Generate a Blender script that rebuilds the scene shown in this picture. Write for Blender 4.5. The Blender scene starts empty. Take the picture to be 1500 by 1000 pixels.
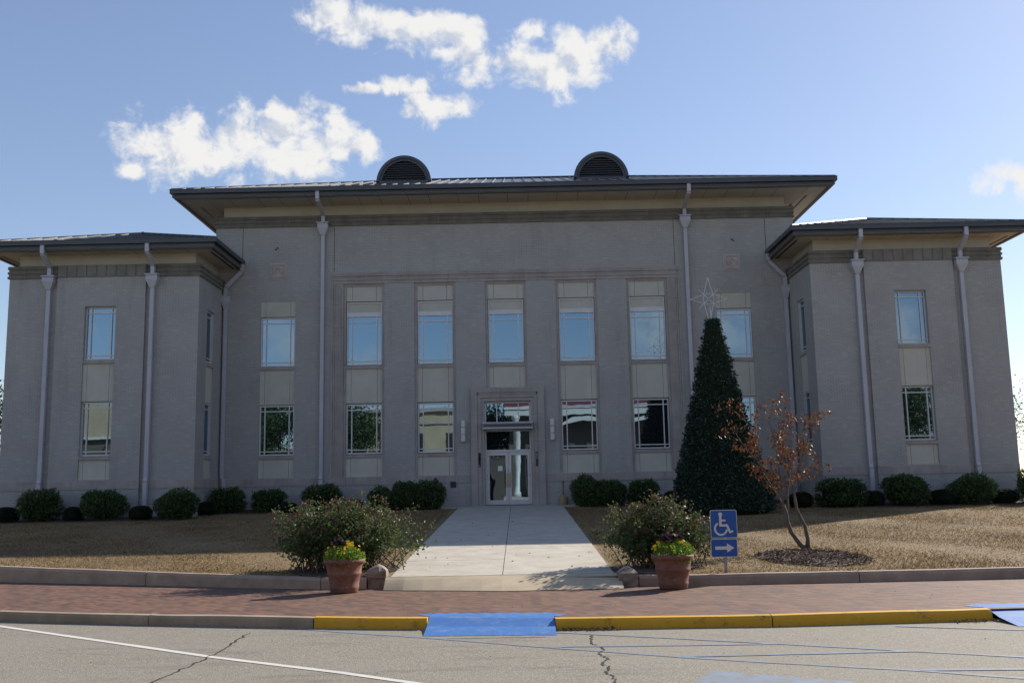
import bpy, bmesh, math, random
import numpy as np
from mathutils import Vector, Matrix
random.seed(7); rng = np.random.default_rng(11)
SC = bpy.context.scene; COL = SC.collection
R = math.radians; PI = math.pi

# ------------------------------------------------------------------ camera
cam = bpy.data.cameras.new('camera'); camo = bpy.data.objects.new('camera', cam); COL.objects.link(camo)
cam.sensor_width = 36.0; cam.lens = 1440.0 / 1500.0 * 36.0; cam.clip_end = 5000; cam.clip_start = 0.1
pitch, yaw, roll = 0.1474, -0.0043, 0.0191
cy, sy, cp, sp, cr, sr = math.cos(yaw), math.sin(yaw), math.cos(pitch), math.sin(pitch), math.cos(roll), math.sin(roll)
def cam_dir(x, y, z):           # level camera axes (right, forward, up) to world
    yy = cp * y - sp * z; zz = sp * y + cp * z
    return Vector((cy * x + sy * yy, -sy * x + cy * yy, zz))
right = cam_dir(cr, 0, -sr); up = cam_dir(sr, 0, cr); fwd = cam_dir(0, 1, 0)
M = Matrix((right, up, -fwd)).transposed().to_4x4(); M.translation = (0.4218, -40.9712, 0.7215)
camo.matrix_world = M; SC.camera = camo

# ------------------------------------------------------------------ light
SUN_AZ, SUN_EL = R(50), R(30)
sun = bpy.data.lights.new('sun', 'SUN'); suno = bpy.data.objects.new('sun', sun); COL.objects.link(suno)
sun.energy = 5.0; sun.angle = R(0.55); sun.color = (1.0, 0.93, 0.82)
sd = Vector((math.sin(SUN_AZ) * math.cos(SUN_EL), math.cos(SUN_AZ) * math.cos(SUN_EL), math.sin(SUN_EL)))
suno.rotation_euler = sd.to_track_quat('Z', 'Y').to_euler(); suno.location = (30, 30, 40)
SC.view_settings.view_transform = 'Standard'; SC.view_settings.look = 'None'
SC.view_settings.exposure = 0.6; SC.view_settings.gamma = 1.0

world = bpy.data.worlds.new('World'); SC.world = world; world.use_nodes = True
NT = world.node_tree; NT.nodes.clear()
def wn(t, **k):
    n = NT.nodes.new(t)
    for a, b in k.items(): setattr(n, a, b)
    return n
def wl(a, b): NT.links.new(a, b)
def wmath(op, a, b=None, c=None):
    n = wn('ShaderNodeMath', operation=op)
    for i, v in enumerate((a, b, c)):
        if v is None: continue
        if isinstance(v, (int, float)): n.inputs[i].default_value = v
        else: wl(v, n.inputs[i])
    return n.outputs[0]
sky = wn('ShaderNodeTexSky', sky_type='NISHITA'); sky.sun_disc = False
sky.sun_elevation = SUN_EL; sky.sun_rotation = SUN_AZ; sky.air_density = 1.0; sky.dust_density = 0.3; sky.ozone_density = 2.5; sky.altitude = 100
bg = wn('ShaderNodeBackground'); bg.inputs[1].default_value = 0.15
hs = wn('ShaderNodeHueSaturation'); hs.inputs['Saturation'].default_value = 1.08; hs.inputs['Hue'].default_value = 0.511; gm = wn('ShaderNodeGamma'); gm.inputs[1].default_value = 0.74; wl(sky.outputs[0], gm.inputs[0]); wl(gm.outputs[0], hs.inputs['Color'])
wl(hs.outputs[0], bg.inputs[0])
tc = wn('ShaderNodeTexCoord'); sx = wn('ShaderNodeSeparateXYZ'); wl(tc.outputs['Generated'], sx.inputs[0])
yc = wmath('MAXIMUM', sx.outputs[1], 0.08)
uu = wmath('DIVIDE', sx.outputs[0], yc); vv = wmath('DIVIDE', sx.outputs[2], yc)
comb = wn('ShaderNodeCombineXYZ'); wl(uu, comb.inputs[0]); wl(vv, comb.inputs[1])
# cumulus positions in the sky (tangent of azimuth, tangent of height, half widths)
CL = [(-.197,.512,.024,.020),(-.165,.497,.030,.016),(-.125,.490,.040,.018),(-.085,.489,.040,.022),(-.050,.482,.034,.022),
      (-.060,.464,.036,.010),(-.030,.455,.040,.022),(.010,.448,.036,.020),(.045,.446,.036,.024),(.078,.456,.036,.034),(.098,.474,.028,.024),
      (.023,.486,.013,.010),(-.155,.425,.024,.006),(-.118,.426,.026,.010),(-.080,.400,.034,.014),(-.100,.412,.014,.007),
      (-.372,.370,.050,.030),(-.338,.385,.020,.022),(-.335,.357,.050,.024),(-.290,.378,.040,.022),(-.247,.377,.046,.032),(-.232,.350,.040,.024),
      (-.196,.362,.050,.022),(-.165,.362,.034,.014),(-.185,.392,.016,.012),(-.405,.340,.020,.010),
      (.535,.312,.036,.018),(.60,.305,.07,.026)]
best = None
for u0, v0, a, b in CL:
    s = wn('ShaderNodeVectorMath', operation='SUBTRACT'); wl(comb.outputs[0], s.inputs[0]); s.inputs[1].default_value = (u0, v0, 0)
    m = wn('ShaderNodeVectorMath', operation='MULTIPLY'); wl(s.outputs[0], m.inputs[0]); m.inputs[1].default_value = (1 / a, 1 / b, 0)
    l = wn('ShaderNodeVectorMath', operation='LENGTH'); wl(m.outputs[0], l.inputs[0])
    d = wmath('SUBTRACT', 1.42, l.outputs['Value'])
    best = d if best is None else wmath('SMOOTH_MAX', best, d, 0.45)
best = wmath('MAXIMUM', best, -1.2)
def wnoise(scale, detail, rough, dist=0.0):
    n = wn('ShaderNodeTexNoise'); n.inputs['Scale'].default_value = scale; n.inputs['Detail'].default_value = detail
    n.inputs['Roughness'].default_value = rough; n.inputs['Distortion'].default_value = dist
    wl(tc.outputs['Generated'], n.inputs['Vector']); return n.outputs[0]
f1 = wnoise(30, 10, 0.60, 0.25)
off = wn('ShaderNodeVectorMath', operation='ADD'); wl(tc.outputs['Generated'], off.inputs[0]); off.inputs[1].default_value = (0.010, 0.0, 0.014)
f1b = wn('ShaderNodeTexNoise'); f1b.inputs['Scale'].default_value = 30; f1b.inputs['Detail'].default_value = 5; f1b.inputs['Roughness'].default_value = 0.55; f1b.inputs['Distortion'].default_value = 0.25; wl(off.outputs[0], f1b.inputs['Vector']); f1b = f1b.outputs[0]; f2 = wnoise(9, 4, 0.5)
den = wmath('ADD', best, wmath('MULTIPLY', wmath('SUBTRACT', f1, 0.47), 4.2))
def smooth(v, lo, hi):
    n = wn('ShaderNodeMapRange', interpolation_type='SMOOTHSTEP'); wl(v, n.inputs[0]); n.inputs[1].default_value = lo; n.inputs[2].default_value = hi
    return n.outputs[0]
front = wmath('GREATER_THAN', sx.outputs[1], 0.05)
mfront = wmath('MULTIPLY', smooth(den, 0.10, 1.15), front)
# the sky on the far side of the street: a few clouds low down
back = wmath('LESS_THAN', sx.outputs[1], 0.0)
lowsky = smooth(sx.outputs[2], 0.42, 0.10)
mback = wmath('MULTIPLY', wmath('MULTIPLY', smooth(wmath('ADD', wnoise(5.5, 8, 0.58, 0.3), wmath('MULTIPLY', lowsky, 0.07)), 0.575, 0.70), back), 0.8)
mask = wmath('MAXIMUM', mfront, mback)
ccol = wn('ShaderNodeMix', data_type='RGBA'); wl(smooth(wmath('ADD', wmath('MULTIPLY', wmath('SUBTRACT', f1, f1b), 2.6), wmath('ADD', 0.75, wmath('MULTIPLY', wmath('SUBTRACT', f2, 0.5), 0.7))), 0.25, 0.85), ccol.inputs[0])  # sun shading put into the cloud colour: white towards the sun, grey away
ccol.inputs[6].default_value = (0.66, 0.72, 0.84, 1); ccol.inputs[7].default_value = (1.0, 0.995, 0.985, 1)
bgc = wn('ShaderNodeBackground'); wl(ccol.outputs[2], bgc.inputs[0]); bgc.inputs[1].default_value = 0.585
mixs = wn('ShaderNodeMixShader'); wl(mask, mixs.inputs[0]); wl(bg.outputs[0], mixs.inputs[1]); wl(bgc.outputs[0], mixs.inputs[2])
out = wn('ShaderNodeOutputWorld'); wl(mixs.outputs[0], out.inputs[0])

# ------------------------------------------------------------------ materials
class NB:
    def __init__(s, name):
        s.m = bpy.data.materials.new(name); s.m.use_nodes = True; s.t = s.m.node_tree; s.t.nodes.clear()
        s.out = s.n('ShaderNodeOutputMaterial'); s.p = s.n('ShaderNodeBsdfPrincipled'); s.l(s.p.outputs[0], s.out.inputs[0])
    def n(s, t, **k):
        n = s.t.nodes.new(t)
        for a, b in k.items(): setattr(n, a, b)
        return n
    def l(s, a, b): s.t.links.new(a, b)
    def pos(s): return s.n('ShaderNodeNewGeometry').outputs['Position']
    def obj(s): return s.n('ShaderNodeTexCoord').outputs['Object']
    def noise(s, v, scale, detail=4, rough=0.55, dist=0.0):
        n = s.n('ShaderNodeTexNoise'); s.l(v, n.inputs['Vector']); n.inputs['Scale'].default_value = scale
        n.inputs['Detail'].default_value = detail; n.inputs['Roughness'].default_value = rough; n.inputs['Distortion'].default_value = dist
        return n.outputs[0]
    def math(s, op, a, b=None, c=None):
        n = s.n('ShaderNodeMath', operation=op)
        for i, v in enumerate((a, b, c)):
            if v is None: continue
            if isinstance(v, (int, float)): n.inputs[i].default_value = v
            else: s.l(v, n.inputs[i])
        return n.outputs[0]
    def ramp(s, f, stops):
        n = s.n('ShaderNodeValToRGB'); s.l(f, n.inputs[0]); e = n.color_ramp.elements
        while len(e) < len(stops): e.new(0.5)
        for k, (p, c) in enumerate(stops): e[k].position = p; e[k].color = (*c, 1)
        return n.outputs[0]
    def mix(s, f, a, b, mode='MIX'):
        n = s.n('ShaderNodeMix', data_type='RGBA', blend_type=mode)
        for i, v in ((0, f), (6, a), (7, b)):
            if isinstance(v, (int, float)): n.inputs[i].default_value = v
            elif isinstance(v, tuple): n.inputs[i].default_value = (*v, 1)
            else: s.l(v, n.inputs[i])
        return n.outputs[2]
    def smooth(s, v, lo, hi):
        n = s.n('ShaderNodeMapRange', interpolation_type='SMOOTHSTEP'); s.l(v, n.inputs[0]); n.inputs[1].default_value = lo; n.inputs[2].default_value = hi
        return n.outputs[0]
    def scale(s, v, k):
        n = s.n('ShaderNodeVectorMath', operation='MULTIPLY'); s.l(v, n.inputs[0]); n.inputs[1].default_value = k; return n.outputs[0]
    def col(s, c):
        if isinstance(c, tuple): s.p.inputs['Base Color'].default_value = (*c, 1)
        else: s.l(c, s.p.inputs['Base Color'])
    def rough(s, r):
        if isinstance(r, (int, float)): s.p.inputs['Roughness'].default_value = r
        else: s.l(r, s.p.inputs['Roughness'])
    def bump(s, h, strength=0.3, dist=0.01):
        b = s.n('ShaderNodeBump'); b.inputs['Strength'].default_value = strength; b.inputs['Distance'].default_value = dist
        s.l(h, b.inputs['Height']); s.l(b.outputs[0], s.p.inputs['Normal'])
    def bsdf(s, **k):
        for a, b in k.items(): s.p.inputs[a.replace('_', ' ')].default_value = b

def mottled(name, c, var=0.18, scale=3.0, rough=0.7, fine=60, bump=0.15, metallic=0.0, streak=0.0, spec=0.5):
    b = NB(name); P = b.pos()
    f = b.noise(P, scale, 6, 0.6); g = b.noise(P, fine, 3, 0.6)
    lo = tuple(x * (1 - var) for x in c); hi = tuple(min(1, x * (1 + var)) for x in c)
    col = b.ramp(f, [(0.3, lo), (0.7, hi)])
    col = b.mix(b.math('MULTIPLY', b.smooth(g, 0.35, 0.75), var * 0.8), col, tuple(x * 0.55 for x in c))
    if streak:
        st = b.noise(b.scale(P, (2.2, 2.2, 0.18)), 1.6, 5, 0.6)
        col = b.mix(b.math('MULTIPLY', b.smooth(st, 0.5, 0.75), streak), col, tuple(x * 0.5 for x in c))
    b.col(col); b.rough(rough); b.bsdf(Metallic=metallic, Specular_IOR_Level=spec)
    if bump: b.bump(g, bump, 0.006)
    return b.m

def brick_mat(name, c1, c2, mortar, stainc):
    b = NB(name); P = b.pos(); s = b.n('ShaderNodeSeparateXYZ'); b.l(P, s.inputs[0])
    c = b.n('ShaderNodeCombineXYZ'); b.l(b.math('ADD', s.outputs[0], s.outputs[1]), c.inputs[0]); b.l(s.outputs[2], c.inputs[1])
    t = b.n('ShaderNodeTexBrick'); b.l(c.outputs[0], t.inputs['Vector']); t.offset = 0.5
    t.inputs['Scale'].default_value = 1; t.inputs['Brick Width'].default_value = 0.21; t.inputs['Row Height'].default_value = 0.07
    t.inputs['Mortar Size'].default_value = 0.006; t.inputs['Mortar Smooth'].default_value = 0.2; t.inputs['Bias'].default_value = -0.1
    t.inputs['Color1'].default_value = (*c1, 1); t.inputs['Color2'].default_value = (*c2, 1); t.inputs['Mortar'].default_value = (*mortar, 1)
    st = b.noise(P, 0.55, 6, 0.62); st2 = b.noise(b.scale(P, (1.6, 1.6, 0.22)), 1.1, 5, 0.65)
    col = b.mix(b.math('MULTIPLY', b.smooth(st, 0.42, 0.72), 0.40), t.outputs[0], stainc)
    col = b.mix(b.math('MULTIPLY', b.smooth(st2, 0.52, 0.78), 0.30), col, tuple(x * 0.6 for x in stainc))
    # dark joints where the wash has run under the cornice
    g = b.noise(P, 14, 3, 0.6)
    col = b.mix(b.math('MULTIPLY', b.smooth(g, 0.4, 0.8), 0.16), col, tuple(x * 0.6 for x in c2))
    zone = b.noise(b.scale(P, (0.5, 0.5, 1.0)), 0.8, 4, 0.6)
    col = b.mix(b.math('MULTIPLY', b.math('MULTIPLY', t.outputs['Fac'], b.smooth(zone, 0.45, 0.68)), 0.5), col, tuple(x * 0.35 for x in mortar))
    bb = b.n('ShaderNodeTexWhiteNoise', noise_dimensions='2D'); fl = b.n('ShaderNodeVectorMath', operation='FLOOR'); b.l(b.scale(c.outputs[0], (1 / .21, 1 / .07, 0)), fl.inputs[0]); b.l(fl.outputs[0], bb.inputs['Vector'])
    col = b.mix(b.math('MULTIPLY', b.math('GREATER_THAN', bb.outputs[0], 0.93), 0.13), col, tuple(min(1, x * 1.5) for x in c1))
    b.col(col); b.rough(0.62); b.bsdf(Specular_IOR_Level=0.35)
    b.bump(b.math('MULTIPLY', t.outputs['Fac'], -1.0), 0.25, 0.008)
    return b.m

MT = {}
MT['brick'] = brick_mat('grey_painted_brick', (0.41, 0.39, 0.37), (0.38, 0.362, 0.345), (0.275, 0.26, 0.242), (0.29, 0.268, 0.248))
MT['limestone'] = mottled('weathered_limestone', (0.365, 0.32, 0.295), 0.16, 1.4, 0.8, 40, 0.15, streak=0.45)
MT['carved'] = mottled('carved_stone', (0.46, 0.395, 0.36), 0.16, 3.0, 0.8, 40, 0.15)
MT['panel'] = mottled('cream_precast_panel', (0.52, 0.49, 0.415), 0.08, 1.2, 0.8, 60, 0.1, streak=0.12)
MT['band'] = mottled('dark_precast_band', (0.168, 0.152, 0.128), 0.25, 2.0, 0.85, 30, 0.2, streak=0.3)
MT['bandblock'] = mottled('grey_cast_stone_block', (0.21, 0.192, 0.168), 0.2, 2.0, 0.85, 30, 0.2)
MT['metal'] = mottled('dark_bronze_metal', (0.075, 0.078, 0.088), 0.15, 1.0, 0.45, 20, 0.02, metallic=0.3)
MT['roof'] = mottled('standing_seam_roof_metal', (0.17, 0.17, 0.175), 0.12, 1.2, 0.40, 20, 0.02, metallic=0.35)
MT['louver'] = mottled('louver_metal', (0.05, 0.052, 0.058), 0.1, 2, 0.5, 20, 0.0, metallic=0.3)
MT['frame'] = mottled('pale_window_metal', (0.60, 0.58, 0.58), 0.06, 2, 0.4, 20, 0.0, metallic=0.15)
MT['spout'] = mottled('painted_downspout', (0.46, 0.45, 0.49), 0.08, 1.0, 0.45, 20, 0.0)
MT['lampglass'] = mottled('ribbed_opal_glass', (0.62, 0.6, 0.58), 0.08, 6, 0.35, 40, 0.1)
MT['dark'] = mottled('black_metal', (0.02, 0.02, 0.022), 0.2, 3, 0.5, 30, 0.0)
MT['brass'] = mottled('aged_brass', (0.42, 0.32, 0.12), 0.15, 8, 0.35, 60, 0.0, metallic=0.8)
MT['paper'] = mottled('white_paper', (0.75, 0.75, 0.76), 0.03, 4, 0.8, 30, 0.0)
def soffit_mat():
    b = NB('tan_soffit_board'); P = b.pos(); s = b.n('ShaderNodeSeparateXYZ'); b.l(P, s.inputs[0])
    w = b.math('ABSOLUTE', b.math('SUBTRACT', b.math('FRACT', b.math('DIVIDE', s.outputs[0], 2.1)), 0.5))
    w2 = b.math('ABSOLUTE', b.math('SUBTRACT', b.math('FRACT', b.math('ADD', b.math('DIVIDE', s.outputs[0], 2.1), 0.42)), 0.5))
    j = b.math('MAXIMUM', b.math('LESS_THAN', w, 0.0065), b.math('LESS_THAN', w2, 0.0065))
    n = b.noise(P, 1.1, 5, 0.6)
    col = b.ramp(n, [(0.3, (0.50, 0.45, 0.37)), (0.7, (0.58, 0.53, 0.44))])
    b.col(b.mix(b.math('MULTIPLY', j, 0.75), col, (0.10, 0.09, 0.08))); b.rough(0.8); return b.m
MT['soffit'] = soffit_mat()
def glass_mat():
    b = NB('reflective_window_glass'); P = b.pos()
    n = b.noise(P, 0.9, 1, 0.4); n2 = b.noise(P, 2.2, 1, 0.4)
    h = b.math('ADD', n, b.math('MULTIPLY', n2, 0.16))
    bp = b.n('ShaderNodeBump'); bp.inputs['Strength'].default_value = 0.16; bp.inputs['Distance'].default_value = 0.010; b.l(h, bp.inputs['Height'])
    g = b.n('ShaderNodeBsdfGlossy'); g.inputs['Roughness'].default_value = 0.004; g.inputs['Color'].default_value = (0.40, 0.56, 0.70, 1); b.l(bp.outputs[0], g.inputs['Normal'])
    d = b.n('ShaderNodeBsdfDiffuse'); d.inputs['Color'].default_value = (0.018, 0.022, 0.024, 1)
    lw = b.n('ShaderNodeFresnel'); lw.inputs['IOR'].default_value = 1.5
    fac = b.math('ADD', b.math('MULTIPLY', lw.outputs[0], 0.6), 0.46)
    m = b.n('ShaderNodeMixShader'); b.l(fac, m.inputs[0]); b.l(d.outputs[0], m.inputs[1]); b.l(g.outputs[0], m.inputs[2])
    b.l(m.outputs[0], b.out.inputs[0]); return b.m
MT['glass'] = glass_mat()

def asphalt_mat():
    b = NB('worn_asphalt'); P = b.pos()
    v = b.n('ShaderNodeTexVoronoi'); b.l(P, v.inputs['Vector']); v.inputs['Scale'].default_value = 70
    agg = b.ramp(b.n('ShaderNodeSeparateColor').outputs[0], [(0, (0, 0, 0)), (1, (1, 1, 1))])
    sc = b.n('ShaderNodeSeparateColor'); b.l(v.outputs['Color'], sc.inputs[0])
    c = b.ramp(sc.outputs[0], [(0.0, (0.155, 0.138, 0.11)), (0.45, (0.215, 0.19, 0.15)), (0.85, (0.262, 0.232, 0.183)), (1.0, (0.35, 0.31, 0.245))])
    big = b.noise(P, 0.5, 6, 0.6); c = b.mix(b.math('MULTIPLY', b.smooth(big, 0.4, 0.7), 0.25), c, (0.27, 0.245, 0.205))
    st = b.noise(b.scale(P, (0.6, 2.4, 1)), 1.3, 6, 0.68); c = b.mix(b.math('MULTIPLY', b.smooth(st, 0.54, 0.70), 0.5), c, (0.10, 0.095, 0.09))
    fine = b.noise(P, 9, 5, 0.7); c = b.mix(b.math('MULTIPLY', b.smooth(fine, 0.45, 0.75), 0.22), c, (0.13, 0.12, 0.105))
    b.col(c); b.rough(0.85); b.bump(b.math('ADD', v.outputs['Distance'], b.math('MULTIPLY', fine, 0.5)), 0.4, 0.010); return b.m
MT['asphalt'] = asphalt_mat()
def paver_mat():
    b = NB('red_brick_pavers'); P = b.pos()
    mp = b.n('ShaderNodeMapping'); b.l(P, mp.inputs[0]); mp.inputs['Rotation'].default_value = (0, 0, R(45))
    t = b.n('ShaderNodeTexBrick'); b.l(mp.outputs[0], t.inputs['Vector']); t.offset = 0.5
    t.inputs['Scale'].default_value = 1; t.inputs['Brick Width'].default_value = 0.22; t.inputs['Row Height'].default_value = 0.11
    t.inputs['Mortar Size'].default_value = 0.005; t.inputs['Bias'].default_value = 0.0
    t.inputs['Color1'].default_value = (0.19, 0.088, 0.050, 1); t.inputs['Color2'].default_value = (0.070, 0.036, 0.026, 1); t.inputs['Mortar'].default_value = (0.07, 0.05, 0.042, 1)
    n = b.noise(P, 1.2, 6, 0.65); c = b.mix(b.math('MULTIPLY', b.smooth(n, 0.4, 0.7), 0.4), t.outputs[0], (0.155, 0.088, 0.06))
    n2 = b.noise(P, 7, 4, 0.6); c = b.mix(b.math('MULTIPLY', b.smooth(n2, 0.5, 0.75), 0.35), c, (0.27, 0.15, 0.095))
    b.col(c); b.rough(0.75); b.bump(b.math('ADD', b.math('MULTIPLY', t.outputs['Fac'], -0.7), b.math('MULTIPLY', n2, 0.5)), 0.5, 0.01); return b.m
MT['paver'] = paver_mat()
def paint_mat(name, c, worn, wear=0.5, rough=0.6):
    b = NB(name); P = b.pos(); n = b.noise(P, 5, 7, 0.7); n2 = b.noise(P, 45, 3, 0.7)
    f = b.math('ADD', b.math('MULTIPLY', n, 0.65), b.math('MULTIPLY', n2, 0.35))
    lo = 0.66 - wear * 0.25
    big = b.noise(P, 1.5, 4, 0.6)
    col = b.mix(b.math('MULTIPLY', b.smooth(big, 0.35, 0.7), 0.25), c, tuple(min(1, x * 1.35 + 0.02) for x in c))
    b.col(b.mix(b.smooth(f, lo, lo + 0.14), col, worn)); b.rough(rough); b.bump(n2, 0.3, 0.004); return b.m
MT['yellow'] = paint_mat('yellow_kerb_paint', (0.62, 0.33, 0.012), (0.14, 0.09, 0.03), 0.52)
MT['blue'] = paint_mat('blue_ramp_paint', (0.045, 0.155, 0.42), (0.14, 0.235, 0.41), 0.66)
MT['blueline'] = paint_mat('faded_blue_line_paint', (0.19, 0.24, 0.32), (0.22, 0.20, 0.165), 0.85)
MT['white'] = paint_mat('white_line_paint', (0.60, 0.57, 0.52), (0.30, 0.28, 0.25), 0.30)
MT['kerb'] = mottled('old_concrete_kerb', (0.33, 0.25, 0.17), 0.25, 2.5, 0.85, 25, 0.4, streak=0.2)
MT['lawnkerb'] = mottled('pinkish_concrete_edging', (0.38, 0.275, 0.20), 0.22, 2.5, 0.85, 25, 0.4, streak=0.15)
MT['walk'] = mottled('pale_concrete_walk', (0.46, 0.415, 0.345), 0.15, 1.6, 0.8, 30, 0.15, streak=0.4)
MT['apron'] = mottled('yellowed_concrete_apron', (0.46, 0.37, 0.25), 0.14, 2.0, 0.85, 30, 0.3)
MT['joint'] = mottled('dark_joint', (0.05, 0.045, 0.04), 0.2, 3, 0.9, 30, 0.0)
MT['crack'] = mottled('crack_tar', (0.012, 0.011, 0.010), 0.2, 3, 0.9, 30, 0.0)
MT['soil'] = mottled('dark_mulch', (0.075, 0.046, 0.034), 0.4, 5, 0.95, 30, 0.8)
MT['stone'] = mottled('rough_granite_block', (0.27, 0.215, 0.165), 0.4, 6, 0.9, 30, 0.9)
MT['ground'] = mottled('far_ground', (0.16, 0.14, 0.09), 0.2, 0.2, 0.95, 5, 0.1)
def terracotta():
    b = NB('weathered_terracotta'); P = b.pos(); n = b.noise(P, 6, 6, 0.65); n2 = b.noise(P, 22, 4, 0.6)
    c = b.ramp(n, [(0.3, (0.145, 0.060, 0.042)), (0.55, (0.21, 0.090, 0.060)), (0.75, (0.27, 0.135, 0.095))])
    b.col(b.mix(b.math('MULTIPLY', b.smooth(n2, 0.56, 0.72), 0.5), c, (0.36, 0.27, 0.21))); b.rough(0.8); b.bump(n2, 0.4, 0.01); return b.m
MT['terracotta'] = terracotta()
def lawn_mat():
    b = NB('dormant_lawn'); P = b.pos(); n = b.noise(P, 0.35, 6, 0.65); n2 = b.noise(P, 18, 6, 0.75)
    c = b.ramp(n, [(0.3, (0.125, 0.086, 0.040)), (0.5, (0.21, 0.142, 0.068)), (0.72, (0.27, 0.187, 0.092))])
    c = b.mix(b.math('MULTIPLY', b.smooth(n2, 0.45, 0.7), 0.6), c, (0.085, 0.062, 0.036))
    b.col(c); b.rough(0.95); b.bump(n2, 0.8, 0.03); return b.m
MT['lawn'] = lawn_mat()
def leaf_mat(name, cols, rough=0.45, trans=0.25, spec=0.4, posvar=0.0):
    b = NB(name); g = b.n('ShaderNodeNewGeometry'); k = len(cols)
    f = g.outputs['Random Per Island']
    c = b.ramp(f, [(i / max(1, k - 1), x) for i, x in enumerate(cols)])
    if posvar:
        pn = b.noise(g.outputs['Position'], 0.9, 5, 0.65); c = b.mix(1.0, c, b.ramp(pn, [(0.3, (1 - posvar,) * 3), (0.7, (1.12,) * 3)]), 'MULTIPLY')
        gn = b.noise(g.outputs['Position'], 2.3, 3, 0.6); c = b.mix(b.math('MULTIPLY', b.smooth(gn, 0.66, 0.76), 0.5), c, (0.10, 0.15, 0.03))
    b.col(c); b.rough(rough); b.bsdf(Specular_IOR_Level=spec)
    if trans:
        t = b.n('ShaderNodeBsdfTranslucent'); b.l(c, t.inputs[0]); m = b.n('ShaderNodeMixShader'); m.inputs[0].default_value = trans
        b.l(b.p.outputs[0], m.inputs[1]); b.l(t.outputs[0], m.inputs[2]); b.l(m.outputs[0], b.out.inputs[0])
    return b.m
MT['grass'] = leaf_mat('dry_grass_blades', [(0.125, 0.080, 0.036), (0.23, 0.150, 0.066), (0.31, 0.207, 0.094), (0.40, 0.285, 0.14), (0.17, 0.13, 0.05)], 0.8, 0.3, 0.2, 0.42)
MT['shrubleaf'] = leaf_mat('glossy_shrub_leaf', [(0.018, 0.038, 0.012), (0.040, 0.080, 0.022), (0.066, 0.118, 0.032), (0.095, 0.13, 0.042)], 0.36, 0.2)
MT['domeleaf'] = leaf_mat('dark_yew_leaf', [(0.010, 0.018, 0.010), (0.018, 0.030, 0.014), (0.028, 0.042, 0.02)], 0.55, 0.1)
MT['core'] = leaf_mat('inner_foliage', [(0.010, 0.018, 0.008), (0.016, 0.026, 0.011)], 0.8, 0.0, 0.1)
MT['pine'] = leaf_mat('dark_fir_needles', [(0.008, 0.020, 0.014), (0.014, 0.034, 0.022), (0.022, 0.050, 0.030), (0.03, 0.06, 0.034)], 0.5, 0.1)
MT['roseleaf'] = leaf_mat('rose_leaf', [(0.03, 0.065, 0.018), (0.06, 0.115, 0.032), (0.095, 0.14, 0.045), (0.13, 0.14, 0.06), (0.045, 0.085, 0.025)], 0.52, 0.38, 0.32)
MT['rosetip'] = leaf_mat('red_new_rose_leaf', [(0.12, 0.045, 0.028), (0.16, 0.085, 0.05), (0.09, 0.07, 0.035), (0.13, 0.10, 0.05)], 0.55, 0.35, 0.3)
MT['autumn'] = leaf_mat('rust_autumn_leaf', [(0.12, 0.040, 0.022), (0.19, 0.062, 0.022), (0.08, 0.032, 0.022), (0.27, 0.11, 0.025), (0.055, 0.028, 0.022)], 0.5, 0.35)
MT['treeleaf'] = leaf_mat('street_tree_leaf', [(0.018, 0.036, 0.010), (0.04, 0.07, 0.02), (0.07, 0.11, 0.03)], 0.45, 0.3)
MT['lime'] = leaf_mat('fresh_green_leaf', [(0.12, 0.22, 0.02), (0.20, 0.32, 0.03), (0.08, 0.16, 0.02), (0.26, 0.36, 0.05)], 0.5, 0.35)
MT['kale'] = leaf_mat('purple_cabbage_leaf', [(0.05, 0.022, 0.045), (0.10, 0.05, 0.085), (0.03, 0.015, 0.03), (0.20, 0.14, 0.17)], 0.5, 0.2)
MT['petal'] = leaf_mat('yellow_pansy_petal', [(0.75, 0.42, 0.01), (0.85, 0.55, 0.02), (0.80, 0.36, 0.01)], 0.6, 0.3)
MT['litter'] = leaf_mat('fallen_leaf_litter', [(0.06, 0.035, 0.02), (0.14, 0.085, 0.05), (0.24, 0.17, 0.11), (0.03, 0.02, 0.015)], 0.8, 0.1)
MT['chip'] = leaf_mat('bark_chip', [(0.07, 0.045, 0.032), (0.14, 0.095, 0.068), (0.21, 0.15, 0.11), (0.29, 0.23, 0.17)], 0.9, 0.0)
MT['bulb'] = mottled('clear_bulb', (0.35, 0.40, 0.44), 0.02, 5, 0.15, 20, 0.0)
MT['rope'] = mottled('white_rope_light', (0.78, 0.76, 0.72), 0.04, 5, 0.35, 20, 0.0)
MT['bark'] = mottled('grey_bark', (0.125, 0.098, 0.08), 0.3, 9, 0.85, 40, 0.6)
MT['stem'] = mottled('brown_stem', (0.10, 0.065, 0.045), 0.3, 9, 0.8, 40, 0.2)
MT['signblue'] = mottled('sign_blue_sheeting', (0.008, 0.085, 0.34), 0.05, 3, 0.4, 30, 0.0)
MT['signwhite'] = mottled('sign_white_sheeting', (0.66, 0.63, 0.60), 0.04, 3, 0.45, 30, 0.0)
MT['galv'] = mottled('galvanised_steel', (0.30, 0.30, 0.30), 0.15, 8, 0.5, 40, 0.0, metallic=0.6)
MT['beige'] = mottled('beige_plastic', (0.30, 0.225, 0.135), 0.08, 5, 0.55, 40, 0.05)
MT['tanwall'] = mottled('tan_stucco', (0.40, 0.32, 0.21), 0.12, 0.8, 0.85, 12, 0.2)
MT['redroof'] = mottled('dark_red_roof', (0.16, 0.035, 0.035), 0.15, 1, 0.6, 15, 0.05)
MT['trim'] = mottled('white_porch_paint', (0.55, 0.54, 0.51), 0.05, 1, 0.5, 15, 0.0)
MT['porchwall'] = mottled('dark_brown_wall', (0.10, 0.085, 0.07), 0.15, 1, 0.8, 15, 0.0)  # one even dark brown for the porch, shop and backdrop building walls

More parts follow.
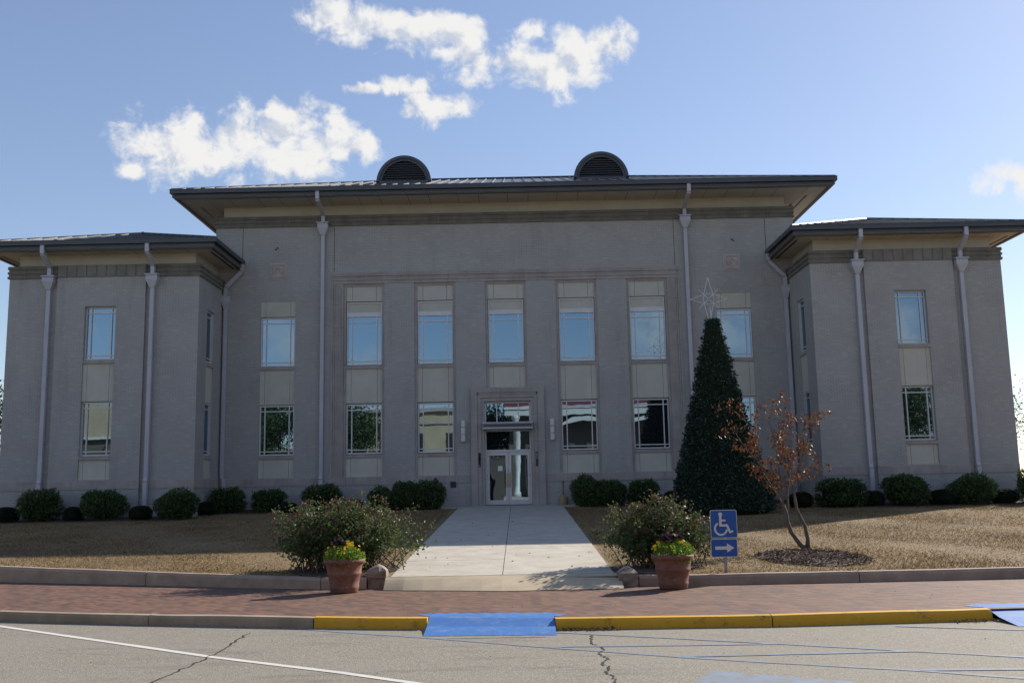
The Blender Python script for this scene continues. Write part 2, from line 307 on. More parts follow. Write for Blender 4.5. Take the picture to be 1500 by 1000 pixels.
# ------------------------------------------------------------------ mesh helpers
class Fr:               # a wall frame: a runs along the wall, b is height, c points out of it
    def __init__(s, o, u, n): s.o = Vector(o); s.u = Vector(u); s.n = Vector(n)
    def P(s, a, b, c): return s.o + s.u * a + Vector((0, 0, b)) + s.n * c
XY = Fr((0, 0, 0), (1, 0, 0), (0, -1, 0))
class MB:
    def __init__(s): s.v = []; s.f = []; s.mi = []; s.cur = 0
    def add(s, vs, fs):
        k = len(s.v); s.v += [tuple(v) for v in vs]
        for f in fs: s.f.append(tuple(i + k for i in f)); s.mi.append(s.cur)
    def quad(s, *p): s.add(p, [tuple(range(len(p)))])
    def hexa(s, p): s.add(p, [(0, 1, 2, 3), (7, 6, 5, 4), (0, 4, 5, 1), (1, 5, 6, 2), (2, 6, 7, 3), (3, 7, 4, 0)])
    def box(s, x0, x1, y0, y1, z0, z1):
        s.hexa([(x0, y0, z0), (x1, y0, z0), (x1, y1, z0), (x0, y1, z0), (x0, y0, z1), (x1, y0, z1), (x1, y1, z1), (x0, y1, z1)])
    def fbox(s, fr, a0, a1, b0, b1, c0, c1):
        s.hexa([fr.P(a0, b0, c1), fr.P(a1, b0, c1), fr.P(a1, b0, c0), fr.P(a0, b0, c0), fr.P(a0, b1, c1), fr.P(a1, b1, c1), fr.P(a1, b1, c0), fr.P(a0, b1, c0)])
    def wall(s, fr, a0, a1, b0, b1, ops):         # sheet at c=0 with openings (a0,a1,b0,b1,depth) and their reveals
        A = sorted({a0, a1, *[o[0] for o in ops], *[o[1] for o in ops]}); B = sorted({b0, b1, *[o[2] for o in ops], *[o[3] for o in ops]})
        A = [a for a in A if a0 <= a <= a1]; B = [b for b in B if b0 <= b <= b1]
        for i in range(len(A) - 1):
            for j in range(len(B) - 1):
                am, bm = (A[i] + A[i + 1]) / 2, (B[j] + B[j + 1]) / 2
                if any(o[0] < am < o[1] and o[2] < bm < o[3] for o in ops): continue
                s.quad(fr.P(A[i], B[j], 0), fr.P(A[i + 1], B[j], 0), fr.P(A[i + 1], B[j + 1], 0), fr.P(A[i], B[j + 1], 0))
        for x0, x1, z0, z1, d in ops:
            for p, q in (((x0, z0), (x0, z1)), ((x0, z1), (x1, z1)), ((x1, z1), (x1, z0)), ((x1, z0), (x0, z0))):
                s.quad(fr.P(*p, 0), fr.P(*q, 0), fr.P(*q, -d), fr.P(*p, -d))
            s.quad(fr.P(x0, z0, -d), fr.P(x1, z0, -d), fr.P(x1, z1, -d), fr.P(x0, z1, -d))
    def tube(s, pts, rad, n=6, caps=True):
        pts = [Vector(p) for p in pts]; k = len(s.v); N = len(pts)
        if isinstance(rad, (int, float)): rad = [rad] * N
        t0 = (pts[1] - pts[0]).normalized(); ref = Vector((0, 0, 1)) if abs(t0.z) < 0.9 else Vector((1, 0, 0))
        e = t0.cross(ref).normalized()
        for i, p in enumerate(pts):
            t = (pts[min(i + 1, N - 1)] - pts[max(i - 1, 0)]).normalized()
            e = (e - t * e.dot(t)); e = e.normalized() if e.length > 1e-6 else t.orthogonal().normalized(); g = t.cross(e)
            for j in range(n):
                a = 2 * PI * j / n; s.v.append(tuple(p + (e * math.cos(a) + g * math.sin(a)) * rad[i]))
        for i in range(N - 1):
            for j in range(n):
                s.f.append((k + i * n + j, k + i * n + (j + 1) % n, k + (i + 1) * n + (j + 1) % n, k + (i + 1) * n + j)); s.mi.append(s.cur)
        if caps:
            s.f.append(tuple(k + j for j in range(n))[::-1]); s.mi.append(s.cur)
            s.f.append(tuple(k + (N - 1) * n + j for j in range(n))); s.mi.append(s.cur)
    def lathe(s, prof, n=24, o=(0, 0, 0), wob=0.0):
        k = len(s.v); N = len(prof)
        for i, (r, z) in enumerate(prof):
            for j in range(n):
                a = 2 * PI * j / n; w = 1 + (random.uniform(-wob, wob) if wob else 0)
                s.v.append((o[0] + r * w * math.cos(a), o[1] + r * w * math.sin(a), o[2] + z))
        for i in range(N - 1):
            for j in range(n):
                s.f.append((k + i * n + j, k + i * n + (j + 1) % n, k + (i + 1) * n + (j + 1) % n, k + (i + 1) * n + j)); s.mi.append(s.cur)
        s.f.append(tuple(k + j for j in range(n))[::-1]); s.mi.append(s.cur)
        s.f.append(tuple(k + (N - 1) * n + j for j in range(n))); s.mi.append(s.cur)
    def prism(s, poly, fr, c0, c1):               # polygon in (a, b) given thickness
        n = len(poly); vs = [fr.P(a, b, c0) for a, b in poly] + [fr.P(a, b, c1) for a, b in poly]
        s.add(vs, [tuple(range(n))[::-1], tuple(range(n, 2 * n))] + [(i, (i + 1) % n, n + (i + 1) % n, n + i) for i in range(n)])
    def build(s, name, mats, parent=None, smooth=False, loc=None, fix=True):
        me = bpy.data.meshes.new(name); me.from_pydata(s.v, [], s.f)
        mats = mats if isinstance(mats, (list, tuple)) else [mats]
        for m in mats: me.materials.append(MT[m])
        if len(mats) > 1: me.polygons.foreach_set('material_index', s.mi)
        if fix:
            bm = bmesh.new(); bm.from_mesh(me); bmesh.ops.recalc_face_normals(bm, faces=bm.faces); bm.to_mesh(me); bm.free()
        if smooth: me.polygons.foreach_set('use_smooth', [True] * len(me.polygons))
        me.update(); o = bpy.data.objects.new(name, me); COL.objects.link(o)
        if parent: o.parent = parent
        if loc is not None: o.location = loc
        return o
def tag(o, label=None, cat=None, group=None, kind=None):
    for k, v in (('label', label), ('category', cat), ('group', group), ('kind', kind)):
        if v: o[k] = v
    return o
def empty(name, loc, label, cat, group=None, rz=0):
    o = bpy.data.objects.new(name, None); COL.objects.link(o); o.location = loc; o.rotation_euler.z = rz; o.empty_display_size = 0.3
    return tag(o, label, cat, group)
def setting(name, mb, m, smooth=False, kind='structure', fix=True):
    return tag(mb.build(name, m, smooth=smooth, fix=fix), kind=kind)
def copy_tree(o, parent=None):
    c = o.copy(); COL.objects.link(c); c.parent = parent
    for ch in list(o.children): copy_tree(ch, c)
    return c
# many small leaf faces in one mesh: centres, long axes, side axes, lengths, widths
def leaf_mesh(name, sets, parent=None, extra=None, loc=None, fold=0.25):
    V = []; F = []; MI = []; base = 0; mats = []
    if extra:
        mb, m = extra; mats.append(m)
        V.append(np.array(mb.v, dtype=np.float64).reshape(-1, 3)); F += list(mb.f); MI += [0] * len(mb.f); base = len(mb.v)
    for (C, A, Nn, L, W, m) in sets:
        n = len(C)
        if n == 0: continue
        if m not in mats: mats.append(m)
        A = A / (np.linalg.norm(A, axis=1, keepdims=True) + 1e-9); S = np.cross(A, Nn); S /= (np.linalg.norm(S, axis=1, keepdims=True) + 1e-9)
        N2 = np.cross(S, A); L = np.broadcast_to(L, (n,))[:, None]; W = np.broadcast_to(W, (n,))[:, None]
        p0 = C; p1 = C + A * L * 0.5 + S * W * 0.5 + N2 * W * fold; p2 = C + A * L; p3 = C + A * L * 0.5 - S * W * 0.5 + N2 * W * fold
        V.append(np.stack([p0, p1, p2, p3], 1).reshape(-1, 3))
        idx = base + np.arange(n)[:, None] * 4
        F += np.concatenate([idx, idx + 1, idx + 2, idx + 3], 1).tolist(); MI += [mats.index(m)] * n; base += 4 * n
    V = np.concatenate(V); me = bpy.data.meshes.new(name); me.from_pydata(V.tolist(), [], F)
    for m in mats: me.materials.append(MT[m])
    me.polygons.foreach_set('material_index', MI); me.update()
    o = bpy.data.objects.new(name, me); COL.objects.link(o)
    if parent: o.parent = parent
    if loc is not None: o.location = loc
    return o
def rvec(n): 
    v = rng.normal(size=(n, 3)); return v / np.linalg.norm(v, axis=1, keepdims=True)

# ------------------------------------------------------------------ ground levels
SLOPE = 0.0405
KERB = [(-60, -15.5), (-40, -18.5), (-20, -22.0), (-12, -23.9), (-7.9, -24.95), (-5.07, -25.78), (-2.56, -26.43), (-0.9, -26.75), (0.88, -27.02), (4.0, -27.1), (6.9, -26.9), (8.8, -26.75), (20, -25.9), (40, -24), (60, -22)]
LAWNK = [(-60, -6), (-40, -10.5), (-20, -15.8), (-10.9, -19.1), (-6.7, -20.75), (-4.6, -21.6), (-3.2, -22.05), (-2.4, -22.1), (2.4, -22.5), (3.5, -22.6), (6.5, -22.55), (9.6, -22.45), (20, -22.0), (40, -20), (60, -18)]
def interp(P, x):
    return float(np.interp(x, [p[0] for p in P], [p[1] for p in P]))
def lawn_z(y): return SLOPE * min(y, 0.0) - 0.02 if y < 0 else -0.02
def brick_z(x, y):
    k, l = interp(KERB, x), interp(LAWNK, x); t = (y - k) / (l - k)
    return -1.085 + t * (-0.015)

mb = MB(); mb.box(-1500, 1500, -1500, 1500, -2.0, -1.7); setting('ground', mb, 'ground')
# lawn: graded sheet from the front edging up to the building and on behind it
mb = MB(); xs = list(np.concatenate([np.arange(-60, -14, 4), np.arange(-14, 18, 0.5), np.arange(18, 61, 4)]))
rows = 26; k = 0
for x in xs:
    yb = interp(LAWNK, x) + 0.04
    for j in range(rows + 2):
        if j <= rows: y = yb * (1 - j / rows); 
        else: y = 150
        z = lawn_z(y) + (0.012 * math.sin(x * 0.9 + y * 0.7) if j not in (0, rows, rows + 1) else 0) * (0 if abs(x) < 4 else 1)
        mb.v.append((x, y, z))
for i in range(len(xs) - 1):
    for j in range(rows + 1):
        a = i * (rows + 2) + j; mb.f.append((a, a + rows + 2, a + rows + 3, a + 1)); mb.mi.append(0)
setting('lawn', mb, 'lawn', smooth=True, fix=False)
# street
mb = MB(); mb.quad((-200, -52, -1.22), (200, -52, -1.22), (200, -10, -1.22), (-200, -10, -1.22)); setting('street', mb, 'asphalt', fix=False)
# brick pavement between the lawn edging and the kerb
mb = MB(); xs = sorted({*np.arange(-60, 61, 1.0).tolist(), *[p[0] for p in KERB], *[p[0] for p in LAWNK]})
def strip(mb, xs, ya, yb, za, zb):
    for i in range(len(xs) - 1):
        x, w = xs[i], xs[i + 1]
        mb.quad((x, ya(x), za(x)), (w, ya(w), za(w)), (w, yb(w), zb(w)), (x, yb(x), zb(x)))
ya = lambda x: interp(KERB, x) + 0.145; yb = lambda x: interp(LAWNK, x) + 0.1
strip(mb, [x for x in xs if x <= -0.9], ya, yb, lambda x: -1.085, lambda x: -1.1)
strip(mb, [x for x in xs if -0.9 <= x <= 0.88], lambda x: interp(KERB, x) + 0.35, yb, lambda x: -1.085, lambda x: -1.1)
strip(mb, [x for x in xs if x >= 0.88], ya, yb, lambda x: -1.085, lambda x: -1.1)
setting('brick_pavement', mb, 'paver', fix=False)
# kerbs
def kerb_run(P, x0, x1, w, ztop, zbot, round_=0.03, seg=None, zf=None):
    mb = MB(); xs = sorted({x0, x1, *[p[0] for p in P if x0 < p[0] < x1], *np.arange(math.ceil(x0 / 0.8) * 0.8, x1, 0.8).tolist()})
    rings = []
    for x in xs:
        y = interp(P, x) + (random.uniform(-.006, .006)); zt = (zf(y) if zf else ztop) + random.uniform(-.005, .005)
        rings.append([(x, y - 0.012, zbot), (x, y, zt - round_), (x, y + round_ * 0.8, zt), (x, y + w, zt + 0.004), (x, y + w, zbot)])
    k = len(mb.v)
    for r in rings: mb.v += r
    for i in range(len(rings) - 1):
        for j in range(5):
            a = i * 5; mb.f.append((a + j, a + (j + 1) % 5, a + 5 + (j + 1) % 5, a + 5 + j)); mb.mi.append(0)
    mb.f.append((0, 1, 2, 3, 4)); mb.f.append(tuple((len(rings) - 1) * 5 + j for j in range(5))); mb.mi += [0, 0]
    return mb
def kerb_pieces(name, P, cuts, w, ztop, zbot, m, zf=None, round_=0.03):
    all_ = MB()
    for a, b in cuts:
        k = kerb_run(P, a + 0.008, b - 0.008, w, ztop, zbot, zf=zf, round_=round_); all_.add(k.v, k.f)
    setting(name, all_, m)
kerb_pieces('street_kerb', KERB, [(-60, -30), (-30, -12), (-12, -5.2), (-5.2, -2.57), (8.8, 14), (14, 60)], 0.15, -1.075, -1.4, 'kerb')
kerb_pieces('painted_kerb', KERB, [(-2.57, -0.9), (0.88, 3.85), (3.85, 6.95)], 0.15, -1.075, -1.4, 'yellow')
kerb_pieces('lawn_edging', LAWNK, [(-60, -25), (-25, -12), (-12, -7.2), (-7.2, -3.35), (-3.35, -2.47), (2.58, 3.4), (3.4, 6.6), (6.6, 12), (12, 60)], 0.17, 0, -1.3, 'lawnkerb', zf=lambda y: lawn_z(y) + 0.02, round_=0.05)
# walk: slabs with open joints over a dark bed
WX0, WX1 = -2.02, 2.16
wz = lambda y: SLOPE * y
mb = MB(); ys = [-0.05, -1.15, -4.2, -7.3, -10.4, -13.5, -16.6, -19.6, -22.15]
def slab(mb, x0, x1, y0, y1, off=0.012):
    mb.hexa([(x0, y1, wz(y1) - 0.3), (x1, y1, wz(y1) - 0.3), (x1, y0, wz(y0) - 0.3), (x0, y0, wz(y0) - 0.3), (x0, y1, wz(y1) + off), (x1, y1, wz(y1) + off), (x1, y0, wz(y0) + off), (x0, y0, wz(y0) + off)])
g = 0.007
for i in range(1, len(ys) - 1):
    for a, b in ((WX0, 0.08), (0.08, WX1)): slab(mb, a + (g if a > 0 else 0), b - (g if b < 1 else 0), ys[i] - g, ys[i + 1] + g, 0.012 + random.uniform(-.002, .002))
for a, b in ((-3.3, -1.2), (-1.2, 0.08), (0.08, 1.4), (1.4, 3.4)): slab(mb, a + g, b - g, ys[0], ys[1] + g)
setting('walkway', mb, 'walk')
mb = MB(); mb.quad((WX0 + .02, -22.1, wz(-22.1) - .012), (WX1 - .02, -22.1, wz(-22.1) - .012), (WX1 - .02, -.1, -.016), (WX0 + .02, -.1, -.016)); setting('walkway_joint', mb, 'joint', fix=False)
mb = MB(); n = 12
for i in range(n):
    for j in range(4):
        def q(ii, jj):
            x = -2.10 + (2.26 + 2.10) * ii / n; t = jj / 4; y = -22.165 - t * (float(np.interp(x, [-2.1, 0.14, 2.3], [.36, .90, .80])) + 0.02 * math.sin(ii * 1.3)); z = wz(-22.16) + 0.008 + (-1.087 - wz(-22.16) - 0.008) * (t ** 1.15)
            return (x, y, z)
        mb.quad(q(i, j + 1), q(i + 1, j + 1), q(i + 1, j), q(i, j))
setting('walkway_apron', mb, 'apron', smooth=True, fix=False)
# painted kerb ramps with saw-toothed edges that follow the pavers
def ramp(x0, x1, ytop, ybot, name):
    mb = MB(); xs = np.linspace(x0, x1, 33).tolist()
    prev = None
    for i, x in enumerate(xs):
        yk = interp(KERB, x)
        tooth = 0.10 * (abs((i % 4) - 2) / 2.0) + random.uniform(-.01, .01)
        col = [(x, ytop(x) - tooth, -1.0845), (x, yk + 0.36, -1.082), (x, yk + 0.22, -1.09), (x, yk - 0.10, -1.165), (x, ybot(x) + random.uniform(-.012, .012), -1.2155)]
        if prev:
            for j in range(4): mb.quad(prev[j + 1], col[j + 1], col[j], prev[j])
        prev = col
    # flared returns beside the kerb ends
    for sx_, xe in ((-1, x0), (1, x1)):
        yk = interp(KERB, xe)
        mb.quad((xe, yk + 0.36, -1.0805), (xe, yk + 0.72, -1.0825), (xe + sx_ * 0.07, yk + 0.62, -1.0825), (xe + sx_ * 0.20, yk + 0.52, -1.0825), (xe + sx_ * 0.05, yk + 0.34, -1.0805))
    setting(name, mb, 'blue', smooth=False, fix=False)
ramp(-0.90, 0.88, lambda x: -26.02 - 0.10 * (x + .9), lambda x: -27.4 - 0.06 * (x + .9), 'blue_ramp')
ramp(6.99, 8.78, lambda x: -26.12, lambda x: -27.5, 'blue_ramp')
# road markings
def line(mb, pts, w, z, jag=0.0):
    pts = [Vector((x, y, 0)) for x, y in pts]; P2 = []
    for a, b in zip(pts[:-1], pts[1:]):
        n = max(1, int((b - a).length / 0.25))
        P2 += [a.lerp(b, i / n) for i in range(n)]
    P2.append(pts[-1]); prev = None
    for i, p in enumerate(P2):
        t = (P2[min(i + 1, len(P2) - 1)] - P2[max(0, i - 1)]).normalized(); s = Vector((-t.y, t.x, 0))
        h = w / 2 * (1 + random.uniform(-jag, jag)); o = s * random.uniform(-1, 1) * w * jag * 0.4
        cur = (p + s * h + o, p - s * h + o)
        if prev: mb.quad((prev[0].x, prev[0].y, z), (prev[1].x, prev[1].y, z), (cur[1].x, cur[1].y, z), (cur[0].x, cur[0].y, z))
        prev = cur
mb = MB(); line(mb, [(-9.5, -24.15), (-7.52, -25.58), (-3.3, -28.78), (-1.54, -29.96), (-0.5, -30.75), (3, -33.4)], 0.10, -1.215, 0.05); setting('white_road_line', mb, 'white', fix=False)
mb = MB()
for k, L in enumerate(([(-2.79, -26.45), (-2.12, -26.85), (-0.82, -27.56), (0.63, -28.45), (2.24, -29.38), (3.27, -29.88), (4.52, -30.44), (5.27, -30.9), (8, -32.4)],
          [(-0.7, -27.64), (0.74, -27.66)], [(0.82, -27.25), (2.47, -28.03), (3.61, -28.6), (4.98, -29.31), (5.92, -29.77), (9, -31.3)],
          [(0.63, -28.47), (2.38, -28.55), (3.63, -28.58)], [(2.24, -29.35), (5.0, -29.27)], [(4.52, -30.42), (5.56, -30.47), (9, -30.5)], [(5.45, -27.3), (6.91, -27.85), (10, -29.1)])):
    line(mb, L, 0.085 if k != 1 else 0.035, -1.2155 + 0.0004 * k, 0.15)
setting('blue_road_line', mb, 'blueline', fix=False)
mb = MB(); mb.quad((1.9, -31.3, -1.2165), (3.55, -31.3, -1.2165), (3.65, -30.92, -1.2165), (2.95, -30.55, -1.2165), (2.39, -30.23, -1.2165)); setting('blue_road_patch', mb, 'blueline', fix=False)
def crack(pts, w):
    mb = MB(); P2 = []
    for a, b in zip(pts[:-1], pts[1:]):
        n = 7
        for i in range(n): P2.append((a[0] + (b[0] - a[0]) * i / n + random.uniform(-.028, .028), a[1] + random.uniform(-.02, .02) + (b[1] - a[1]) * i / n))
    P2.append(pts[-1]); prev = None
    for x, y in P2:
        h = w * random.uniform(0.35, 0.95); cur = (x - h, x + h, y)
        if prev: mb.quad((prev[0], prev[2], -1.2145), (cur[0], cur[2], -1.2145), (cur[1], cur[2], -1.2145), (prev[1], prev[2], -1.2145))
        prev = cur
    return mb
mb = crack([(1.35, -27.55), (1.30, -28.28), (1.40, -28.7), (1.32, -29.09), (1.40, -29.37), (1.30, -29.72), (1.37, -29.97), (1.29, -30.24), (1.36, -30.51), (1.33, -30.86), (1.4, -32)], 0.017)
m2 = crack([(-3.4, -26.75), (-3.36, -27.73), (-3.34, -28.53), (-3.34, -28.92), (-3.37, -29.32), (-3.41, -29.78), (-3.45, -30.4), (-3.6, -32)], 0.016); mb.add(m2.v, m2.f)
m3 = MB()
setting('road_crack', mb, 'crack', fix=False)

# ------------------------------------------------------------------ the building
B = empty('civic_building', (0, 0, 0), 'long two storey grey brick civic building with dark hipped metal roofs and two forward wings', 'building')
F0 = Fr((0, 0, 0), (1, 0, 0), (0, -1, 0)); WY = -3.17
FW = Fr((0, WY, 0), (1, 0, 0), (0, -1, 0))
ZU0, ZU1, ZL0, ZL1 = 5.94, 8.02, 2.22, 4.29
HW, SP, XO, XW, HWW = 0.7275, 3.0, 9.64, 15.79, 0.605
def pane_mesh(fr, a0, a1, b0, b1, c): m = MB(); m.fbox(fr, a0, a1, b0, b1, c - 0.012, c); return m
def window(fr, a0, a1, b0, b1, c, infill=None, my=0.15, mt=0.115, mbm=0.08, name='window'):
    """metal frame with side, top and bottom lights; the glass is a sub-part"""
    m = MB(); t = 0.05; d = 0.06; bt = b1
    if infill: m.fbox(fr, a0, a1, infill[0], infill[1], c - 0.02, c + d + 0.006); bt = infill[0]     # deep transom bar
    m.fbox(fr, a0, a0 + t, b0, b1, c - 0.02, c + d); m.fbox(fr, a1 - t, a1, b0, b1, c - 0.02, c + d)
    m.fbox(fr, a0 + t, a1 - t, b0, b0 + t, c - 0.02, c + d); m.fbox(fr, a0 + t, a1 - t, b1 - t, b1, c - 0.02, c + d)
    w, h = a1 - a0, bt - b0; s = 0.021; top = bt - (0 if infill else t)
    for f in (my, 1 - my): m.fbox(fr, a0 + w * f - s, a0 + w * f + s, b0 + t, top, c - 0.02, c + d * 0.75)
    for f in (mbm, 1 - mt): m.fbox(fr, a0 + t, a1 - t, b0 + h * f - s, b0 + h * f + s, c - 0.02, c + d * 0.62)
    o = m.build(name, 'frame', B)
    pane_mesh(fr, a0 + t, a1 - t, b0 + t, bt - (0 if infill else t), c).build('pane', 'glass', o)
    if infill:
        q = MB(); q.fbox(fr, a0 + t, a1 - t, infill[1], b1 - t, c - 0.012, c + 0.02); q.build('blank_panel', 'panel', o)
    return o
def panel(fr, a0, a1, b0, b1, c0, c1, jf=0.14, name='spandrel_panel', m='panel'):
    mb = MB(); w = a1 - a0; g = 0.006; cuts = [a0, a0 + w * jf, a1 - w * jf, a1] if jf else [a0, a1]
    for p, q in zip(cuts[:-1], cuts[1:]): mb.fbox(fr, p + (g if p > a0 else 0), q - (g if q < a1 else 0), b0, b1, c0, c1)
    return mb.build(name, m, B)
def sill(fr, a0, a1, b0, b1, c0, c1): mb = MB(); mb.fbox(fr, a0, a1, b0, b1, c0, c1); return mb.build('sill', 'limestone', B)

# --- central block walls
CX = 12.36
ops = []
for i in (-2, -1, 1, 2): ops.append((i * SP - 0.865, i * SP + 0.865, 1.28, 9.41, 0.30))
ops.append((-0.865, 0.865, 4.86, 9.41, 0.30))
ops.append((-0.97, 0.97, -0.02, 4.30, 0.45))
for s in (-1, 1): ops.append((s * XO - 0.735, s * XO + 0.735, 1.30, 8.72, 0.20))
mb = MB(); mb.wall(F0, -CX, CX, -0.6, 12.0, ops)
mb.quad((-CX, 0, -.6), (-CX, 14, -.6), (-CX, 14, 12.6), (-CX, 0, 12.6)); mb.quad((CX, 0, -.6), (CX, 14, -.6), (CX, 14, 12.6), (CX, 0, 12.6))
mb.quad((-CX, 14, -.6), (CX, 14, -.6), (CX, 14, 12.6), (-CX, 14, 12.6)); mb.quad((-CX, 0, 12.0), (CX, 0, 12.0), (CX, .3, 12.0), (-CX, .3, 12.0))
mb.build('main_wall', 'brick', B, fix=False)
# control joints in the upper wall
for x in (-11.2, -7.28, 7.24, 11.15):
    mb = MB(); mb.fbox(F0, x - 0.011, x + 0.011, 9.95 if abs(x) < 8 else 10.4, 11.93, 0.0, 0.003); mb.build('control_joint', 'joint', B)
for i in (-2, -1, 0, 1, 2):
    x = i * SP; zb = 1.28 if i else 4.86
    mb = MB()
    mb.fbox(F0, x - 0.865, x - 0.765, zb, 9.41, -0.25, -0.05); mb.fbox(F0, x + 0.765, x + 0.865, zb, 9.41, -0.25, -0.05); mb.fbox(F0, x - 0.765, x + 0.765, 9.31, 9.41, -0.25, -0.052)
    mb.build('window_surround', 'limestone', B)
    panel(F0, x - 0.765, x + 0.765, 8.66, 9.31, -0.27, -0.10, 0.17)
    window(F0, x - HW - .02, x + HW + .02, ZU0, 8.63, -0.2, infill=(8.0, 8.19))
    sill(F0, x - 0.765, x + 0.765, 5.78, 5.91, -0.27, -0.06)
    panel(F0, x - 0.765, x + 0.765, 4.33 if i else 4.86, 5.78, -0.27, -0.11)
    if i:
        window(F0, x - HW - .02, x + HW + .02, ZL0, ZL1, -0.2)
        sill(F0, x - 0.765, x + 0.765, 2.07, 2.19, -0.27, -0.06); panel(F0, x - 0.765, x + 0.765, 1.28, 2.07, -0.27, -0.11)
for s in (-1, 1):
    x = s * XO
    panel(F0, x - 0.735, x + 0.735, 8.05, 8.72, -0.18, -0.03); window(F0, x - HW, x + HW, ZU0, ZU1, -0.13)
    sill(F0, x - 0.735, x + 0.735, 5.79, 5.92, -0.18, 0.02); panel(F0, x - 0.735, x + 0.735, 4.32, 5.79, -0.18, -0.04)
    window(F0, x - HW, x + HW, ZL0, ZL1, -0.13); sill(F0, x - 0.735, x + 0.735, 2.08, 2.20, -0.18, 0.02); panel(F0, x - 0.735, x + 0.735, 1.30, 2.08, -0.18, -0.04)
# --- stone frame round the five bays: stepped jambs and a moulded lintel
mb = MB()
for s in (-1, 1):
    a = lambda p, q: (min(s * p, s * q), max(s * p, s * q))
    z = 1.28; lens = [1.05, 0.95, 1.1, 1.0, 1.15, 1.0, 1.0, 0.88]; off = [0.02, .023, .019, .022, .024, .02, .023, .021]
    for L, o in zip(lens, off):
        mb.fbox(F0, *a(6.87, 7.22), z, z + L - 0.008, 0.0, o); mb.fbox(F0, *a(7.23, 7.29), z, z + L - .008, 0.0, o + 0.028); mb.fbox(F0, *a(7.30, 7.38), z, z + L - .008, 0.0, o + 0.05)
        for fl in (6.95, 7.05, 7.14): mb.fbox(F0, *a(fl, fl + 0.022), z, z + L - .008, 0.0, o + 0.012)
        z += L
x = -7.38
while x < 7.37:
    w = min(1.55 + random.uniform(-.25, .25), 7.38 - x)
    if 7.38 - x - w < 0.5: w = 7.38 - x
    mb.fbox(F0, x + .004, x + w - .004, 9.42, 9.545, 0.0, 0.021); mb.fbox(F0, x + .004, x + w - .004, 9.55, 9.635, 0.0, 0.05)
    mb.fbox(F0, x + .004, x + w - .004, 9.645, 9.72, 0.0, 0.035); mb.fbox(F0, x + .004, x + w - .004, 9.73, 9.80, 0.0, 0.07); mb.fbox(F0, x + .004, x + w - .004, 9.81, 9.90, 0.0, 0.045)
    x += w
mb.build('stone_frame', 'limestone', B)
# --- belt course
def belt(fr, a0, a1, gaps=()):
    mb = MB(); x = a0; cuts = sorted([a0, a1, *[g for gg in gaps for g in gg]])
    for p, q in zip(cuts[:-1], cuts[1:]):
        if any(g[0] <= (p + q) / 2 <= g[1] for g in gaps): continue
        n = max(1, round((q - p) / 1.25)); w = (q - p) / n
        for i in range(n): mb.fbox(fr, p + i * w + .003, p + (i + 1) * w - .003, 0.95, 1.27, -.05, 0.028 + random.uniform(-.003, .003))
    return mb
belt(F0, -11.95, -1.53).build('belt_course', 'limestone', B); belt(F0, 1.53, 11.95).build('belt_course', 'limestone', B)
# --- portal
mb = MB()
for s in (-1, 1):
    a = lambda p, q: (min(s * p, s * q), max(s * p, s * q))
    for z0, z1, o in ((-.05, 1.5, 0), (1.505, 2.6, .003), (2.605, 3.72, -.002), (3.725, 4.86, .002)):
        top = min(z1, 4.86)
        mb.fbox(F0, *a(1.26, 1.53), z0, top, 0, 0.13 + o)
        mb.fbox(F0, *a(1.10, 1.255), z0, min(z1, 4.57), 0, 0.085 + o)
        mb.fbox(F0, *a(0.975, 1.095), z0, min(z1, 4.42), 0, 0.05 + o)
mb.fbox(F0, -1.26, 1.26, 4.66, 4.86, 0, 0.128); mb.fbox(F0, -1.10, 1.10, 4.45, 4.57, 0, .083); mb.fbox(F0, -1.2, 1.2, 4.575, 4.655, 0, .10); mb.fbox(F0, -.975, .975, 4.30, 4.445, 0, .052)
mb.build('portal', 'limestone', B)
for s in (-1, 1):
    mb = MB(); mb.fbox(F0, s * 1.18 - .05, s * 1.18 + .05, 1.58, 2.17, 0.085, 0.092); o = mb.build('niche_light', 'dark', B)
    mb = MB(); mb.fbox(F0, s * 1.18 - .034, s * 1.18 + .034, 1.61, 2.14, 0.092, 0.099); mb.build('pane', 'glass', o)
# transom window over the canopy
mb = MB(); c = -0.22
for q in ((-.97, .97, 4.22, 4.29), (-.97, .97, 3.36, 3.44), (-.97, -.90, 3.44, 4.22), (.90, .97, 3.44, 4.22), (-.47, -.43, 3.44, 4.22), (.43, .47, 3.44, 4.22)): mb.fbox(F0, *q, c - .03, c + .06)
o = mb.build('transom_window', 'frame', B); pane_mesh(F0, -.9, .9, 3.44, 4.22, c).build('pane', 'glass', o)
mb = MB(); mb.fbox(F0, -1.04, 1.04, 3.12, 3.17, -.2, .50); mb.fbox(F0, -1.02, 1.02, 3.175, 3.34, -.2, .46); mb.fbox(F0, -1.05, 1.05, 3.345, 3.40, -.2, .52); o = mb.build('entrance_canopy', 'spout', B)
mb = MB(); mb.fbox(F0, -1.0, 1.0, 3.2, 3.315, .462, .468); mb.build('fascia_strip', 'metal', o)
